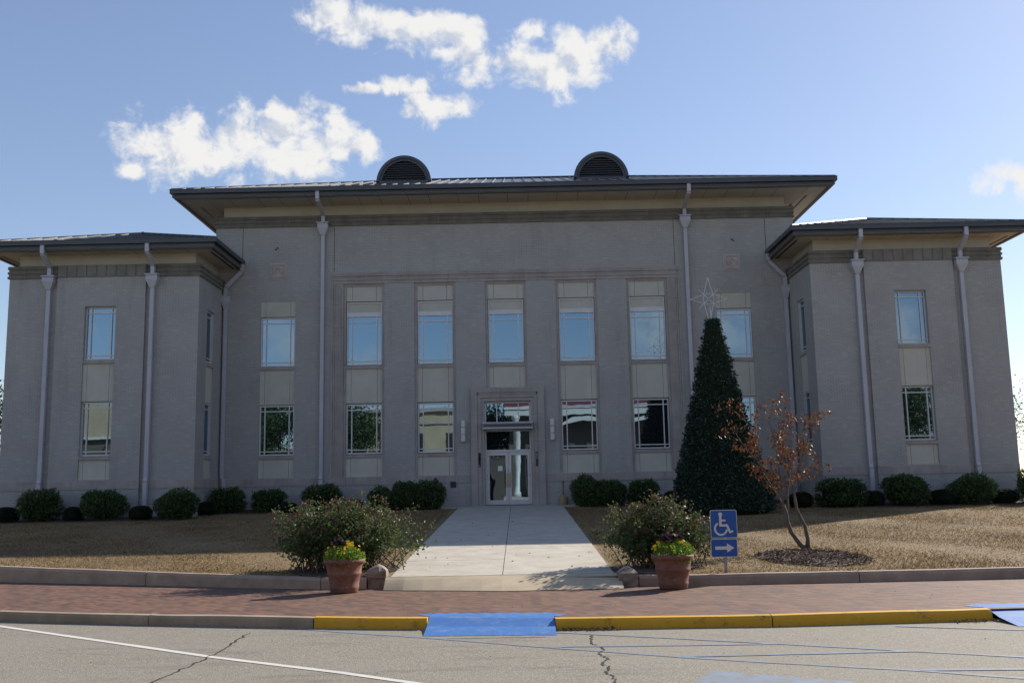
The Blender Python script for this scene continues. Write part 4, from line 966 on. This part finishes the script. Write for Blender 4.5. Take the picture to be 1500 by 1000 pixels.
# ------------------------------------------------------------------ branching plants
def grow(mb, p, d, L, r, depth, tips, spread=.5, shrink=.72, segs=3, up=.25, kids=(2, 3), jit=.16, minr=.0025):
    pts = [p]; rad = [r]; q = p.copy(); dd = d.normalized()
    for i in range(segs):
        dd = (dd + Vector((random.gauss(0, jit), random.gauss(0, jit), random.gauss(0, jit) + up * .12))).normalized(); q = q + dd * (L / segs); pts.append(q.copy()); rad.append(max(minr, r * (1 - .4 * (i + 1) / segs)))
    mb.tube(pts, rad, 6 if r > .012 else 4, caps=False)
    if depth == 0: tips.append((q, dd)); return
    for i in range(random.randint(*kids)):
        nd = (dd + Vector((random.gauss(0, spread), random.gauss(0, spread), random.gauss(0, spread * .7) + up * .4))).normalized()
        k = random.choice((segs - 1, segs)); grow(mb, pts[k] if i else q, nd, L * shrink * random.uniform(.8, 1.2), rad[k] * .72, depth - 1, tips, spread, shrink, segs, up, kids, jit, minr)
    if depth <= 2: tips.append((pts[-2], dd))
# rust leaved multi-stem tree on the right lawn
TB = Vector((6.78, -18.73, lawn_z(-18.73)))
e = empty('small_tree', TB, 'small twisted two stemmed tree with sparse rust orange leaves on the right lawn', 'tree')
K = 1.071
def tp(x, z, y=0): return Vector(((x - 6.36) * K, y, (z + .68) * K))
m = MB(); tips = []
stemsL = [tp(6.36, -.70), tp(6.22, -.55, .02), tp(6.06, -.31, .05), tp(5.99, -.10, .04), tp(5.97, .08, .02), tp(5.92, .25, 0)]
m.tube(stemsL, [.07, .055, .048, .045, .042, .036], 9)
stemsR = [tp(6.36, -.70, .02), tp(6.37, -.45, -.03), tp(6.32, -.18, -.06), tp(6.23, 0, -.08), tp(6.16, .17, -.08), tp(6.14, .45, -.06), tp(6.14, .55, -.05)]
m.tube(stemsR, [.06, .046, .042, .04, .036, .03, .026], 9)
stemM = [tp(5.98, .02, .02), tp(6.03, .2, .1), tp(6.05, .5, .14), tp(6.10, .8, .12)]
m.tube(stemM, [.03, .026, .022, .018], 7)
m.build('trunk', 'bark', e, smooth=True)
m = MB()
def limb(pts, r0, depth=2):
    pts = [Vector(p) for p in pts]; n = len(pts)
    m.tube(pts, [r0 * (1 - .62 * i / (n - 1)) for i in range(n)], 6, caps=False)
    for i in range(1, n):
        d = (pts[i] - pts[i - 1]).normalized()
        for k in range(2):
            nd = (d + Vector((random.gauss(0, .5), random.gauss(0, .6), random.gauss(.15, .35)))).normalized(); grow(m, pts[i], nd, random.uniform(.19, .36), r0 * .34, depth, tips, .40, .72, 3, .3, (2, 2), .12, .0022)
limb([stemsL[-1], tp(5.85, .45, -.1), tp(5.63, .82, -.15), tp(5.37, 1.22, -.1), tp(5.1, 1.55, -.1)], .024)
limb([stemsL[-1], tp(5.80, .55, .2), tp(5.6, .95, .3), tp(5.5, 1.35, .25), tp(5.45, 1.8, .2), tp(5.28, 2.0, .2)], .020)
limb([stemsL[-1], tp(5.90, .6, 0), tp(5.84, 1.05, -.1), tp(5.80, 1.55, -.05), tp(5.72, 2.0, 0)], .022)
limb([stemsR[-1], tp(6.18, .85, -.1), tp(6.28, 1.15, -.2), tp(6.42, 1.5, -.2), tp(6.5, 1.75, -.15)], .020)
limb([stemsR[-1], tp(6.10, .9, .1), tp(6.02, 1.3, .2), tp(6.0, 1.75, .15)], .019)
limb([stemsR[-1], tp(6.32, .72, .05), tp(6.5, .85, .15), tp(6.66, .98, .15)], .014, 1)
limb([stemM[-1], tp(6.2, 1.1, .3), tp(6.35, 1.35, .4)], .014)
limb([stemM[-1], tp(6.0, 1.1, .0), tp(5.92, 1.4, -.3)], .014)
limb([tp(5.97, .12), tp(5.75, .45, -.3), tp(5.55, .7, -.4)], .012, 1)
m.build('branches', 'bark', e)
C = []; A = []
for p, d in tips:
    if random.random() < .85:
        for k in range(random.randint(3, 8)):
            C.append(tuple(p + Vector((random.gauss(0, .045), random.gauss(0, .045), random.gauss(0, .04))))); A.append((random.gauss(0, .5), random.gauss(0, .5), -random.uniform(.1, 1)))
n = len(C); L = rng.uniform(.05, .098, n)
leaf_mesh('leaves', [(np.array(C), np.array(A), rvec(n), L, L * .5, 'autumn')], e, fold=.35)
# mulch ring
mb = MB(); cx, cy_ = 6.45, -20.15; n = 30; ring0 = []; 
for k in range(n):
    a = 2 * PI * k / n; r_ = 1 + .08 * math.sin(3 * a) + .05 * math.sin(7 * a); ring0.append((cx + 1.05 * r_ * math.cos(a), cy_ + 1.35 * r_ * math.sin(a)))
mb.v = [(x, y, lawn_z(y) + .012) for x, y in ring0] + [(cx + (x - cx) * .55, cy_ + (y - cy_) * .55, lawn_z(cy_ + (y - cy_) * .55) + .07) for x, y in ring0] + [(cx, cy_, lawn_z(cy_) + .08)]
for k in range(n): mb.f += [(k, (k + 1) % n, n + (k + 1) % n, n + k), (n + k, n + (k + 1) % n, 2 * n)]; mb.mi += [0, 0]
setting('mulch_ring', mb, 'soil', smooth=True)
n = 4200; a = rng.uniform(0, 2 * PI, n); r_ = np.sqrt(rng.random(n)) * 1.06; x = cx + 1.08 * r_ * np.cos(a); y = cy_ + 1.4 * r_ * np.sin(a)
C = np.stack([x, y, SLOPE * y - .02 + .075 * np.clip(1.05 - r_, 0, .5) * 2 + .012], 1); A = rvec(n) * np.array([1, 1, .35]); L = rng.uniform(.04, .10, n)
tag(leaf_mesh('bark_chips', [(C, A, np.array([0, 0, 1.]) + rvec(n) * .5, L, L * .4, 'chip')]), kind='stuff')

# rose bushes behind the pots: many thin canes, leaves along them
def rose(e, canes, W, H, D, seed, skew=0.0, ncl=4):
    random.seed(seed); m = MB(); C = []; A = []; T = []; TA = []
    for i in range(canes):
        b = Vector((random.gauss(0, W * .16), random.gauss(0, D * .14), 0)); ang = random.uniform(0, 2 * PI); out = min(1.0, math.sqrt(random.random()) * 1.04)
        tip = Vector((math.cos(ang) * W * .5 * out + skew * random.random() + b.x * .5, math.sin(ang) * D * .5 * out, H * random.uniform(.62, 1.0) * (1 - .20 * out * out)))
        if random.random() < .20: tip.z *= .5; tip.x *= 1.05
        mid = b.lerp(tip, .5) + Vector((random.gauss(0, .07), random.gauss(0, .07), .12)); pts = [b, b.lerp(mid, .5) + Vector((random.gauss(0, .03), random.gauss(0, .03), .05)), mid, mid.lerp(tip, .5) + Vector((random.gauss(0, .04), random.gauss(0, .04), .04)), tip]
        m.tube(pts, [.011, .009, .007, .005, .003], 4, caps=False)
        if random.random() < .3: tip = tip + Vector((random.gauss(0, .08), random.gauss(0, .08), random.uniform(.06, .20))); pts[-1] = tip
        for k in range(72):
            t = random.uniform(.12, 1) ** .75; f = t * 4; j = min(3, int(f)); p = pts[j].lerp(pts[j + 1], f - j)
            w_ = .10 if t < .78 else .05; p = p + Vector((random.gauss(0, w_), random.gauss(0, w_), random.gauss(0, w_ * .8)))
            if p.z < .05: continue
            v = (random.gauss(0, 1), random.gauss(0, 1), random.gauss(.2, .8))
            if t > .80 and random.random() < .62 and p.z > .45 * H: T.append(tuple(p)); TA.append(v)
            else: C.append(tuple(p)); A.append(v)
    m.build('stems', 'stem', e)
    n = len(C); L = rng.uniform(.05, .095, n); n2 = len(T); L2 = rng.uniform(.04, .075, n2)
    leaf_mesh('leaves', [(np.array(C), np.array(A), rvec(n), L, L * .6, 'roseleaf'), (np.array(T), np.array(TA), rvec(n2), L2, L2 * .55, 'rosetip')], e)
e = empty('rose_bush', (-3.12, -20.75, lawn_z(-20.75)), 'wide rose bush behind the flower pot on the left of the walk', 'bush', 'rose bushes at the end of the walk')
rose(e, 190, 2.9, 1.50, 1.9, 5)
e = empty('rose_bush', (3.2, -21.1, lawn_z(-21.1)), 'smaller rose bush behind the flower pot and blue signs right of the walk', 'bush', 'rose bushes at the end of the walk')
rose(e, 140, 2.1, 1.38, 1.4, 9)
random.seed(21)
mb = MB()
for cx, cy_, rx, ry in ((-3.1, -20.9, 1.1, .95), (3.0, -21.4, .9, .8)):
    k = len(mb.v); n = 24
    for j in range(n): a = 2 * PI * j / n; q = 1 + .1 * math.sin(3 * a); yy = cy_ + ry * q * math.sin(a); mb.v.append((cx + rx * q * math.cos(a), yy, lawn_z(yy) + .016))
    mb.f.append(tuple(k + j for j in range(n))); mb.mi.append(0)
setting('rose_bed', mb, 'soil', fix=False)

# ------------------------------------------------------------------ terracotta pots
def pot(x, y, label, seed, tall):
    random.seed(seed)
    e = empty('flower_pot', (x, y, -1.092), label, 'flower pot', 'terracotta flower pots beside the walk')
    m = MB(); m.lathe([(.235, 0), (.25, .015), (.255, .06), (.262, .07), (.268, .11), (.262, .13), (.29, .30), (.305, .315), (.312, .345), (.305, .365), (.33, .50), (.345, .515), (.372, .53), (.378, .565), (.37, .59), (.335, .592), (.325, .55)], 36); m.build('pot', 'terracotta', e, smooth=True)
    m = MB(); m.lathe([(.31, .5), (.32, .54), (.1, .565)], 20); m.build('soil', 'soil', e, smooth=True)
    n = 1500; a = rng.uniform(0, 2 * PI, n); r_ = np.sqrt(rng.random(n)) * .37; z = .60 + rng.uniform(0, .30, n) * (1.08 - r_ / .45) + .05 * np.sin(a * 3 + seed)
    over = (r_ > .32); z[over] -= rng.uniform(0, .12, over.sum())
    C = np.stack([r_ * np.cos(a), r_ * np.sin(a), z], 1); L = rng.uniform(.03, .06, n); leaf_mesh('foliage', [(C, rvec(n) + np.array([0, 0, .5]), rvec(n) + np.array([0, 0, .6]), L, L * .7, 'lime')], e)
    Cs = []; As = []; Ns = []
    for k in range(tall):
        c = Vector((random.uniform(-.12, .14), random.uniform(-.15, .1), .78 + random.uniform(0, .12)))
        for q in range(46):
            v = Vector((random.gauss(0, 1), random.gauss(0, 1), random.uniform(.0, 1))).normalized(); Cs.append(tuple(c + v * .03)); As.append(tuple(v)); Ns.append(tuple(v + Vector((0, 0, .6))))
    n = len(Cs); L = rng.uniform(.06, .12, n); leaf_mesh('ornamental_cabbage', [(np.array(Cs), np.array(As), np.array(Ns), L, L * .75, 'kale')], e)
    for k in range(34):
        a = random.uniform(0, 2 * PI) if k % 3 else random.uniform(PI * 1.0, PI * 2.0); r_ = random.uniform(.10, .36); c = Vector((r_ * math.cos(a), r_ * math.sin(a), .66 + .26 * (1.0 - r_ / .42) + random.uniform(-.03, .07)))
        ax = Vector((random.gauss(0, .4), -1 + random.gauss(0, .3), .5)).normalized(); u = ax.orthogonal().normalized(); v = ax.cross(u); Cs = []; As = []; Ns = []
        for q in range(5):
            t = 2 * PI * q / 5; d = u * math.cos(t) + v * math.sin(t); Cs.append(tuple(c)); As.append(tuple(d)); Ns.append(tuple(ax))
        leaf_mesh('flower', [(np.array(Cs), np.array(As), np.array(Ns), .026, .024, 'petal')], e, fold=.0)
    return e
pot(-2.78, -22.72, 'terracotta pot of yellow flowers by the stone block left of the walk', 3, 4)
pot(3.12, -23.12, 'terracotta pot of yellow flowers and purple cabbage right of the walk', 8, 6)
# rough stone end blocks of the edging
def block(x0, x1, y0, y1, z0, zs, zt, label):
    random.seed(int(x0 * 10)); mb = MB(); nx = 5; nz = 5; g = lambda a: a + random.uniform(-.014, .014)
    lev = [z0, z0 + (zs - z0) * .35, z0 + (zs - z0) * .7, zs, zs + (zt - zs) * .55]
    rings = []
    for i, z in enumerate(lev):
        k = 0 if i < 4 else .45; xm, ym = (x0 + x1) / 2, (y0 + y1) / 2; pts = []
        for (ax, ay, bx, by) in ((x0, y0, x1, y0), (x1, y0, x1, y1), (x1, y1, x0, y1), (x0, y1, x0, y0)):
            for t in (0, .33, .67): x, y = ax + (bx - ax) * t, ay + (by - ay) * t; pts.append((g(x + (xm - x) * k), g(y + (ym - y) * k), g(z)))
        rings.append(pts)
    n = 12
    for r_ in rings: mb.v += r_
    mb.v.append(((x0 + x1) / 2, (y0 + y1) / 2, zt))
    for i in range(len(lev) - 1):
        for j in range(n): mb.f.append((i * n + j, i * n + (j + 1) % n, (i + 1) * n + (j + 1) % n, (i + 1) * n + j)); mb.mi.append(0)
    for j in range(n): mb.f.append(((len(lev) - 1) * n + j, (len(lev) - 1) * n + (j + 1) % n, len(lev) * n)); mb.mi.append(0)
    tag(mb.build('stone_block', 'stone'), label, 'stone block', 'stone end blocks beside the walk')
block(-2.46, -2.12, -22.05, -21.66, -1.15, -.78, -.66, 'rough pyramid topped stone block beside the left flower pot')
block(2.21, 2.56, -22.62, -22.22, -1.15, -.85, -.74, 'rough pyramid topped stone block left of the right flower pot')

# ------------------------------------------------------------------ wheelchair access signs on a post
e = empty('access_sign', (4.24, -22.25, lawn_z(-22.25)), 'blue wheelchair access sign above a blue arrow sign on a thin steel post', 'sign')
m = MB(); m.box(-.025, .025, .0, .03, -.1, 1.12); m.build('post', 'galv', e)
FSg = Fr((0, 0, 0), (1, 0, 0), (0, -1, 0))
def rrect(x0, x1, z0, z1, r_, n=5):
    P = []
    for cx, cz, a0 in ((x1 - r_, z0 + r_, -PI / 2), (x1 - r_, z1 - r_, 0), (x0 + r_, z1 - r_, PI / 2), (x0 + r_, z0 + r_, PI)):
        for k in range(n + 1): a = a0 + PI / 2 * k / n; P.append((cx + r_ * math.cos(a), cz + r_ * math.sin(a)))
    return P
def stroke(m, pts, w, fr, c0, c1, caps=True):
    for (x0, z0), (x1, z1) in zip(pts[:-1], pts[1:]):
        d = Vector((x1 - x0, z1 - z0)); n_ = Vector((-d.y, d.x)).normalized() * w / 2; u = d.normalized() * (w * .0)
        m.prism([(x0 + n_.x, z0 + n_.y), (x0 - n_.x, z0 - n_.y), (x1 - n_.x, z1 - n_.y), (x1 + n_.x, z1 + n_.y)], fr, c0, c1)
zg = 0.92
def face(name, x0, x1, z0, z1):
    m = MB(); m.prism(rrect(x0, x1, z0, z1, .035), FSg, .0, .006); o = m.build(name, 'signwhite', e)
    m = MB(); b = .010; m.prism(rrect(x0 + b, x1 - b, z0 + b, z1 - b, .028), FSg, .006, .008); m.build('blue_face', 'signblue', o); return o
S1 = face('sign_panel', -.255, .245, .64, 1.155); S2 = face('arrow_panel', -.265, .235, .29, .625)
# symbol in panel coordinates: x 0..1, z 0..1
def q1(u, v): return (-.255 + .5 * u, .64 + .515 * v)
m = MB(); cx, cz = q1(.385, .845); n = 20
m.prism([(cx + .036 * math.cos(2 * PI * k / n), cz + .036 * math.sin(2 * PI * k / n)) for k in range(n)], FSg, .008, .0095)
stroke(m, [q1(.385, .80), q1(.375, .45)], .046, FSg, .008, .0096); stroke(m, [q1(.36, .625), q1(.575, .625)], .032, FSg, .008, .0097)
stroke(m, [q1(.34, .45), q1(.635, .45)], .040, FSg, .008, .0098); stroke(m, [q1(.61, .47), q1(.73, .185)], .040, FSg, .008, .0099); stroke(m, [q1(.70, .195), q1(.835, .245)], .034, FSg, .008, .0100)
wc = q1(.385, .33); r0, r1 = .093, .128; a0, a1 = R(118), R(352)
for k in range(22):
    b0, b1 = a0 + (a1 - a0) * k / 22, a0 + (a1 - a0) * (k + 1) / 22
    m.prism([(wc[0] + r0 * math.cos(b0), wc[1] + r0 * math.sin(b0)), (wc[0] + r1 * math.cos(b0), wc[1] + r1 * math.sin(b0)), (wc[0] + r1 * math.cos(b1), wc[1] + r1 * math.sin(b1)), (wc[0] + r0 * math.cos(b1), wc[1] + r0 * math.sin(b1))], FSg, .008, .0095)
m.build('wheelchair_symbol', 'signwhite', S1)
m = MB(); zc = .458; m.prism([(-.185, zc - .03), (.035, zc - .03), (.035, zc - .085), (.17, zc), (.035, zc + .085), (.035, zc + .03), (-.185, zc + .03)], FSg, .008, .0095); m.build('arrow', 'signwhite', S2)
for z, S in ((1.06, S1), (.72, S1), (.56, S2), (.36, S2)):
    m = MB(); m.lathe([(.008, 0), (.008, .004), (.003, .006)], 8); o = m.build('bolt', 'galv', S); o.rotation_euler.x = PI / 2; o.location = (-.008, -.0095, z)

# ------------------------------------------------------------------ grass blades and litter
def in_bed(x, y):
    b = (np.abs(x) < 2.25) | ((y > -5.0) & (np.abs(x) > 11.9)) | ((y > -2.0) & (np.abs(x) < 12))
    b |= (((x - 6.45) / 1.05) ** 2 + ((y + 20.15) / 1.35) ** 2 < .75); b |= ((x - TX) ** 2 + (y - TY) ** 2 < 1.6 ** 2)
    b |= (((x + 3.1) / 1.0) ** 2 + ((y + 20.9) / .85) ** 2 < .8) | (((x - 3.0) / .85) ** 2 + ((y + 21.4) / .75) ** 2 < .8)
    return b
n = 330000; x = rng.uniform(-20, 21, n); y = -22.4 * (1 - rng.random(n) ** 1.25); kx = np.interp(x, [p[0] for p in LAWNK], [p[1] for p in LAWNK])
ok = (y > kx + .2) & ~in_bed(x, y); x, y = x[ok], y[ok]; n = len(x)
edge = np.sin(x * 1.7 + np.sin(y * 1.3)) * .5 + .5
h = rng.uniform(.018, .045, n) * (0.8 + .4 * edge); lean = rng.normal(0, .9, (n, 2)); w = rng.uniform(.006, .013, n)
zb = SLOPE * y - .02; ang = rng.uniform(0, 2 * PI, n)
V = np.empty((n, 3, 3)); V[:, 0] = np.stack([x - w * np.cos(ang), y - w * np.sin(ang), zb], 1); V[:, 1] = np.stack([x + w * np.cos(ang), y + w * np.sin(ang), zb], 1); V[:, 2] = np.stack([x + lean[:, 0] * h, y + lean[:, 1] * h, zb + h], 1)
me = bpy.data.meshes.new('grass'); me.vertices.add(3 * n); me.vertices.foreach_set('co', V.reshape(-1)); me.loops.add(3 * n); me.loops.foreach_set('vertex_index', np.arange(3 * n, dtype=np.int32))
me.polygons.add(n); me.polygons.foreach_set('loop_start', np.arange(0, 3 * n, 3, dtype=np.int32)); me.update(calc_edges=True); me.materials.append(MT['grass'])
go = bpy.data.objects.new('grass', me); COL.objects.link(go); tag(go, kind='stuff')
def litter(n, fx, fy, z, Ls, name='leaf_litter'):
    x = fx(n); y = fy(n, x); C = np.stack([x, y, np.full(n, z) + rng.uniform(0, .02, n)], 1); L = rng.uniform(*Ls, n)
    return (C, rvec(n) * np.array([1, 1, .4]), np.array([0, 0, 1.]) + rvec(n) * .7, L, L * .55, 'litter')
kk = lambda x: np.interp(x, [p[0] for p in KERB], [p[1] for p in KERB])
lz = lambda y: SLOPE * y + .012
nl = 520; lx = rng.uniform(-16, 17, nl); ly = rng.uniform(-21.2, -5.5, nl); okl = ly > np.interp(lx, [p[0] for p in LAWNK], [p[1] for p in LAWNK]) + .3; lx, ly = lx[okl], ly[okl]; nl = len(lx)
Ll = rng.uniform(.03, .07, nl)
sets = [(np.stack([lx, ly, lz(ly)], 1), rvec(nl) * np.array([1, 1, .4]), np.array([0, 0, 1.]) + rvec(nl) * .6, Ll, Ll * .6, 'litter'), litter(240, lambda n: rng.uniform(.92, 1.75, n), lambda n, x: kk(x) - .06 - np.abs(rng.normal(0, .06, n)), -1.212, (.02, .05)),
        litter(90, lambda n: rng.uniform(6.3, 7.05, n), lambda n, x: kk(x) - .06 - np.abs(rng.normal(0, .08, n)), -1.212, (.02, .05)),
        litter(240, lambda n: rng.uniform(-9, 9, n), lambda n, x: kk(x) - .03 - np.abs(rng.normal(0, .05, n)), -1.214, (.012, .03)),
        litter(110, lambda n: rng.uniform(-8, 8, n), lambda n, x: rng.uniform(-26, -23, n), -1.083, (.012, .03)),
        litter(60, lambda n: rng.uniform(-7, 7, n), lambda n, x: rng.uniform(-31, -27.5, n), -1.214, (.012, .028))]
tag(leaf_mesh('leaf_litter', sets), kind='stuff')

# ------------------------------------------------------------------ trees at the edges and across the street
def leafy_tree(loc, H, CW, seed, label, n=5200, m='treeleaf', leaf=(.12, .24), trunk=.22, dens=1.0):
    random.seed(seed); e = empty('street_tree', loc, label, 'tree'); mb = MB(); tips = []
    for k in range(4 if trunk > .1 else 3):
        grow(mb, Vector((0, 0, H * .22)), Vector((random.gauss(0, .5), random.gauss(0, .5), 1)), H * .25, trunk * .6, 4, tips, .5, .74, 3, .3, (2, 3), .12, .006)
    mb.tube([(0, 0, -.1), (random.uniform(-.1, .1), .05, H * .12), (0, 0, H * .25)], [trunk * 1.25, trunk, trunk * .85], 10); mb.build('trunk', 'bark', e, smooth=True)
    P = np.array([tuple(p) for p, d in tips]); idx = rng.integers(0, len(P), n); C = P[idx] + rng.normal(0, CW, (n, 3)) * np.array([1, 1, .8]); C[:, 2] = np.maximum(C[:, 2], H * .12)
    L = rng.uniform(*leaf, n); leaf_mesh('crown', [(C, rvec(n), rvec(n) + np.array([0, 0, .5]), L, L * .55, m)], e); return e
leafy_tree((21.4, -1.6, -.1), 5.2, .26, 4, 'thin tree with few rust red leaves at the right end of the building', 420, 'autumn', (.06, .11), .06)
leafy_tree((19.6, -8.2, -.35), 2.4, .2, 12, 'bare reddish twiggy sapling on the lawn at the far right', 60, 'autumn', (.05, .08), .028)
leafy_tree((-25.5, 9, -.1), 6.2, .45, 8, 'leafy tree behind the left end of the building', 3600, 'treeleaf')
leafy_tree((30, 25, -.1), 9, .6, 9, 'tall leafy tree far behind the right end of the building', 4000)
# the other side of the street, mirrored in the windows
mb = MB(); mb.box(-200, 200, -62, -52, -1.4, -1.08); setting('far_pavement', mb, 'walk')
Bq = empty('tan_storefront', (-9.4, -60, -1.08), 'tan stucco storefront across the street mirrored in the window left of the entrance', 'building')
fr = Fr((0, 4, 0), (-1, 0, 0), (0, 1, 0)); m = MB(); m.wall(fr, -5.4, 5.4, 0, 9.3, [(-4.6, -.6, .3, 3.2, .3), (.6, 4.6, .3, 3.2, .3)]); m.box(-5.4, 5.4, -8, 3.7, 0, 9.2); m.build('wall', 'tanwall', Bq, fix=False)
m = MB(); m.box(-5.7, 5.7, 3.8, 4.4, 9.3, 9.7); m.box(-5.5, 5.5, 3.95, 4.2, 8.2, 8.45); m.box(-5.5, 5.5, 3.95, 4.25, 3.7, 4.1); m.build('cornice', 'limestone', Bq)
for a, b in ((-4.6, -.6), (.6, 4.6)): m = MB(); m.fbox(fr, a, b, .3, 3.2, -.25, -.2); m.build('shop_window', 'dark', Bq)
for x in (-3.2, 0, 3.2): m = MB(); m.box(x - .5, x + .5, 3.98, 4.06, 5.2, 7.3); m.build('upper_window', 'dark', Bq)
Bq = empty('columned_porch_building', (7.5, -60, -1.08), 'building with dark red roof and white columned porch mirrored right of the entrance', 'building')
m = MB(); m.box(-8, 11, -10, 1.5, 0, 9.5); m.build('wall', 'porchwall', Bq)
m = MB(); m.quad((-8.5, 4.6, 9.75), (11.5, 4.6, 9.75), (11.5, -5, 14), (-8.5, -5, 14)); m.quad((-8.5, 4.6, 9.75), (-8.5, -5, 14), (-8.5, -5, 9.75)); m.quad((11.5, 4.6, 9.75), (11.5, -5, 14), (11.5, -5, 9.75)); m.build('roof', 'redroof', Bq)
m = MB(); m.box(-8.4, 11.4, 3.9, 4.5, 8.75, 9.45); m.box(-8.5, 11.5, 3.8, 4.65, 9.45, 9.7); m.build('entablature', 'trim', Bq)
m = MB(); m.box(-8.6, 11.6, 1.5, 4.8, 0, .9); m.build('porch_floor', 'limestone', Bq)
for x in (-7.25, -3.6, 2.6, 10.6): m = MB(); m.lathe([(.45, .9), (.45, 1.2), (.34, 1.35), (.29, 8.3), (.45, 8.5), (.45, 8.75)], 16, (x, 4.2, 0)); m.build('column', 'trim', Bq, smooth=True)
for x, w in ((-.5, 2.7), (6.6, 3.4)):
    m = MB(); P = [(x + w * math.cos(PI * k / 16), 7.3 + .95 * math.sin(PI * k / 16)) for k in range(17)]
    fr2 = Fr((0, 4.25, 0), (1, 0, 0), (0, 1, 0))
    for (p, q) in zip(P[:-1], P[1:]): m.prism([p, (p[0], p[1] + .35), (q[0], q[1] + .35), q], fr2, -.1, .15)
    m.build('arch_trim', 'trim', Bq)
for x in (-5.5, -1.5, 3.2, 8.4): m = MB(); m.box(x - .7, x + .7, 1.5, 1.56, 1.6, 4.6); m.build('window', 'glass', Bq)
Bq = empty('brick_shop', (-39, -60, -1.08), 'pale gabled shop across the street mirrored in the left wing window', 'building')
m = MB(); m.box(-6, 6, -8, 3, 0, 7.2); m.build('wall', 'porchwall', Bq)
m = MB(); m.prism([(-6.3, 7.2), (6.3, 7.2), (4.5, 9.3), (2.0, 10.3), (-2.0, 10.3), (-4.5, 9.3)], Fr((0, 0, 0), (1, 0, 0), (0, 1, 0)), -8, 3.1); m.build('gable', 'tanwall', Bq)
m = MB(); m.box(-6.3, 6.3, 3.1, 3.5, 7.0, 7.2); m.build('fascia', 'trim', Bq)
for x in (-3, 0, 3): m = MB(); m.box(x - .8, x + .8, 3.0, 3.06, .8, 3.6); m.build('shop_window', 'dark', Bq)
Bq = empty('dark_backdrop_building', (0, -84, -1.08), 'long low dark building added out of view across the street to darken the door reflections', 'building')  # added backdrop out of view, keeps bright sky out of the door glass
m = MB(); m.box(-70, 70, -8, 0, 0, 7.0); m.build('wall', 'porchwall', Bq)
m = MB(); m.box(-70.3, 70.3, -8.3, .3, 7.0, 7.35); m.build('parapet', 'limestone', Bq)
for x in range(-64, 65, 8): m = MB(); m.box(x - 1.2, x + 1.2, .0, .06, 1.5, 4.5); m.build('window', 'dark', Bq)
for k, (x, y, h) in enumerate(((-17.0, -53.5, 11.0), (-25, -55, 12.0), (36, -54, 12.0), (27, -57, 9.0), (-2.6, -70, 11.0), (-31, -66, 12.0), (21, -74, 12.0))):
    leafy_tree((x, y, -1.1), h, .75, 40 + k, ['bushy street tree mirrored in the window at the left of the stone frame', 'broad street tree mirrored in the main wall window near the left wing', 'tall street tree mirrored in the right wing window', 'street tree standing between the porch building and the tall tree', 'dark tree rising in the gap between the tan storefront and the porch building', 'large tree standing between the gabled shop and the broad street tree', 'tall tree behind the columned porch building'][k], 17000, 'treeleaf', (.22, .38), .25)
